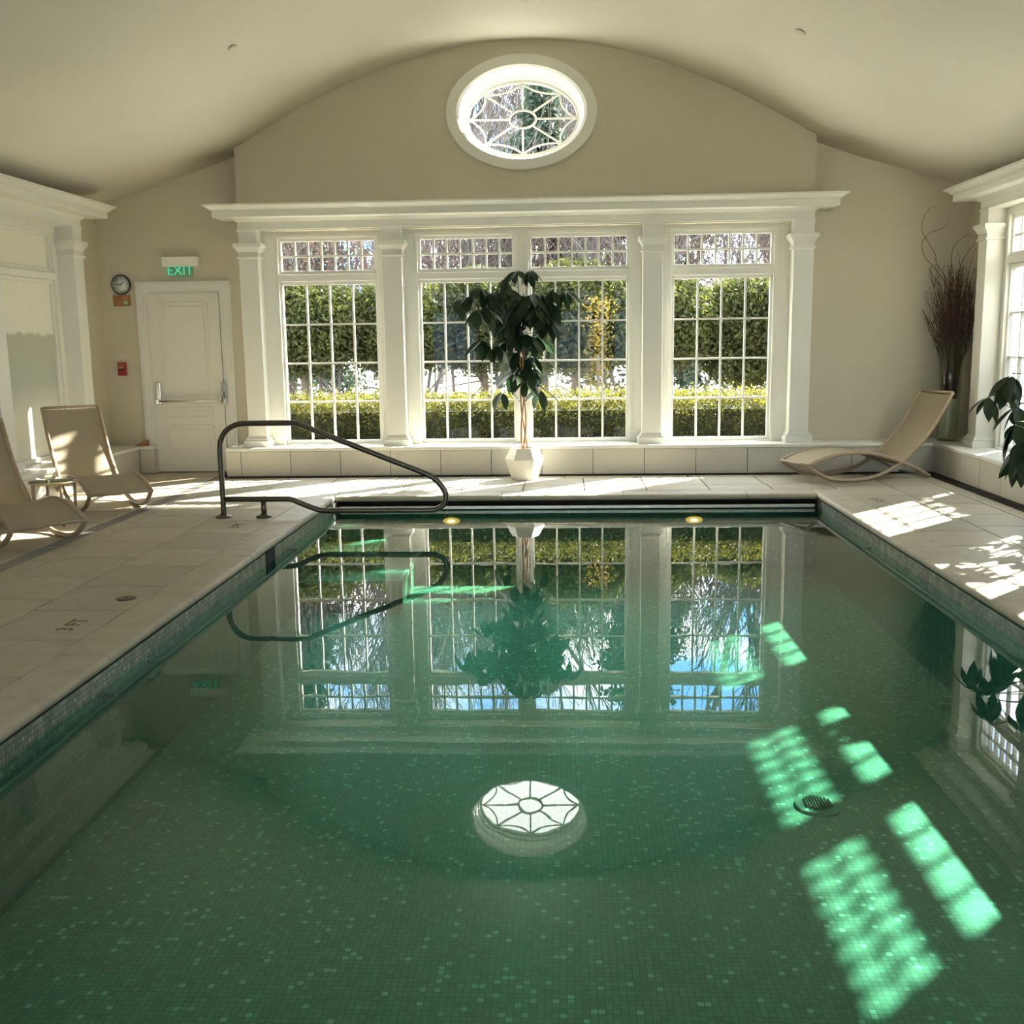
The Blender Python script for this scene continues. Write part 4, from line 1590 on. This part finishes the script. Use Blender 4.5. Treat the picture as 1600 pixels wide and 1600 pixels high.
# bare reddish shrubs filling the transom view
for i in range(7):
    x = -8.5 + 2.6 * i
    g = empty('brown_shrub', (x, 23.5 + (i % 2) * .8, -.3))
    tag(g, ['tall reddish bare shrub at the door end behind the evergreens', 'tall reddish bare shrub behind the window by the door', 'reddish bare shrub behind the potted tree',
            'reddish bare shrub with few brown leaves after the potted tree', 'tall bare shrub behind the third pilaster', 'tall bare shrub behind the window nearest the lounger',
            'tall bare shrub at the vase end behind the evergreens'][i], 'shrub', 'bare shrubs behind the evergreens')
    rnd = random.Random(70 + i)
    b = MB()
    for k in range(5):
        a = rnd.uniform(0, 2 * PI)
        branch_tree(b, (rnd.uniform(-1, 1), rnd.uniform(-.3, .3), 0), (math.cos(a) * .35, .2 * math.sin(a), 1), 2.1, .045, 4, rnd, .1, .7, .007)
    b.obj('branches', M['greybark'], g, recalc=False)
    n = 9000
    c = np.stack([RNG.normal(0, 1.1, n), RNG.normal(0, .5, n), RNG.uniform(1.5, 4.6, n)], 1)
    v, f = cards(c, .035, RNG)
    np_obj('leaves', v, f, M['redleaf'], g, 'stuff')


def conifer(x, y, h, rb, seed, label, n=36000):
    g = empty('conifer', (x, y, -.3))
    tag(g, label, 'tree', 'tall conifers behind the lawn')
    rng = np.random.default_rng(seed)
    MB().tube([(0, 0, 0), (.1, 0, h * .5), (0, 0, h)], [.22, .14, .03], 8, caps=False).obj('trunk', M['bark'], g)
    nb = int(h * 11)
    cs = []
    for i in range(nb):
        z = h * (.12 + .88 * (i / nb))
        L = rb * (1 - (z / h) ** 1.3) * rng.uniform(.6, 1.15) + .25
        a = rng.uniform(0, 2 * PI)
        k = int(n / nb)
        t = rng.uniform(.1, 1, k) ** .7
        wv = rng.normal(scale=.16, size=(k, 3)) * (1.0 + .4 * L) * np.array([1, 1, .7])
        cs.append(np.stack([np.cos(a) * L * t, np.sin(a) * L * t, z - .35 * L * t * t], 1) + wv * (.3 + t[:, None] * .5))
    c = np.concatenate(cs)
    v, f = cards(c, .085, rng)
    np_obj('foliage', v, f, M['conifer'], g, 'stuff')


conifer(-7.4, 28, 9.0, 2.6, 1, 'tall dark conifer reflected in the pool below the window by the door')
conifer(-.6, 29, 8.6, 2.4, 2, 'dark conifer straight behind the potted tree')
conifer(2.0, 26.5, 9.4, 2.3, 3, 'tall dark conifer on the vase side of the potted tree')
conifer(-12.5, 30, 9.0, 2.8, 4, 'dark conifer at the far door end of the lawn')
bare_tree(-6.4, 56.0, 17.8, 0.36, 6, 101, 'bare branching tree seen between two dark conifers', minr=.013)
bare_tree(-2.4, 66.0, 18.6, 0.40, 6, 102, 'tall bare tree filling the oval window', minr=.013)
bare_tree(-9.2, 70.0, 19.4, 0.36, 6, 106, 'tall bare tree beyond the oval window on the door side', minr=.013)
bare_tree(3.2, 70.0, 19.4, 0.36, 6, 107, 'tall bare tree beyond the oval window on the vase side', minr=.013)
bare_tree(-5.2, 62.0, 17.8, 0.32, 7, 108, 'slender bare tree just door-side of the oval window', spread=.75, minr=.013)
bare_tree(-0.4, 72.0, 19.8, 0.36, 7, 109, 'many-twigged bare tree straight behind the oval window', spread=.75, minr=.013)
bare_tree(-12.0, 64.0, 21.1, 0.36, 7, 110, 'many-twigged bare tree towards the door end', spread=.75, minr=.013)
bare_tree(5.2, 26, 11.0, .24, 6, 103, 'bare tree with thick crooked limbs against blue sky', up=.1, spread=.8)
bare_tree(8.2, 30, 12.0, .22, 6, 104, 'bare tree at the vase end of the lawn')
bare_tree(-9.5, 34, 12.0, .20, 6, 105, 'bare tree at the door end of the lawn')
WL = ['far woodland tree at the door end of the belt', 'far woodland tree second from the door end', 'far woodland tree third from the door end', 'far woodland tree behind the window by the door',
      'far woodland tree behind the first row of pilasters', 'far woodland tree behind the potted tree', 'far woodland tree behind the golden shrub', 'far woodland tree behind the window nearest the lounger',
      'far woodland tree second from the vase end', 'far woodland tree at the vase end of the belt']
for i in range(10):
    x = -16 + 3.6 * i
    bare_tree(x, 44 + (i % 3) * 2.5, 9.5 + (i % 4), .16, 5, 200 + i, WL[i], up=.2, spread=.6, name='woodland_tree')
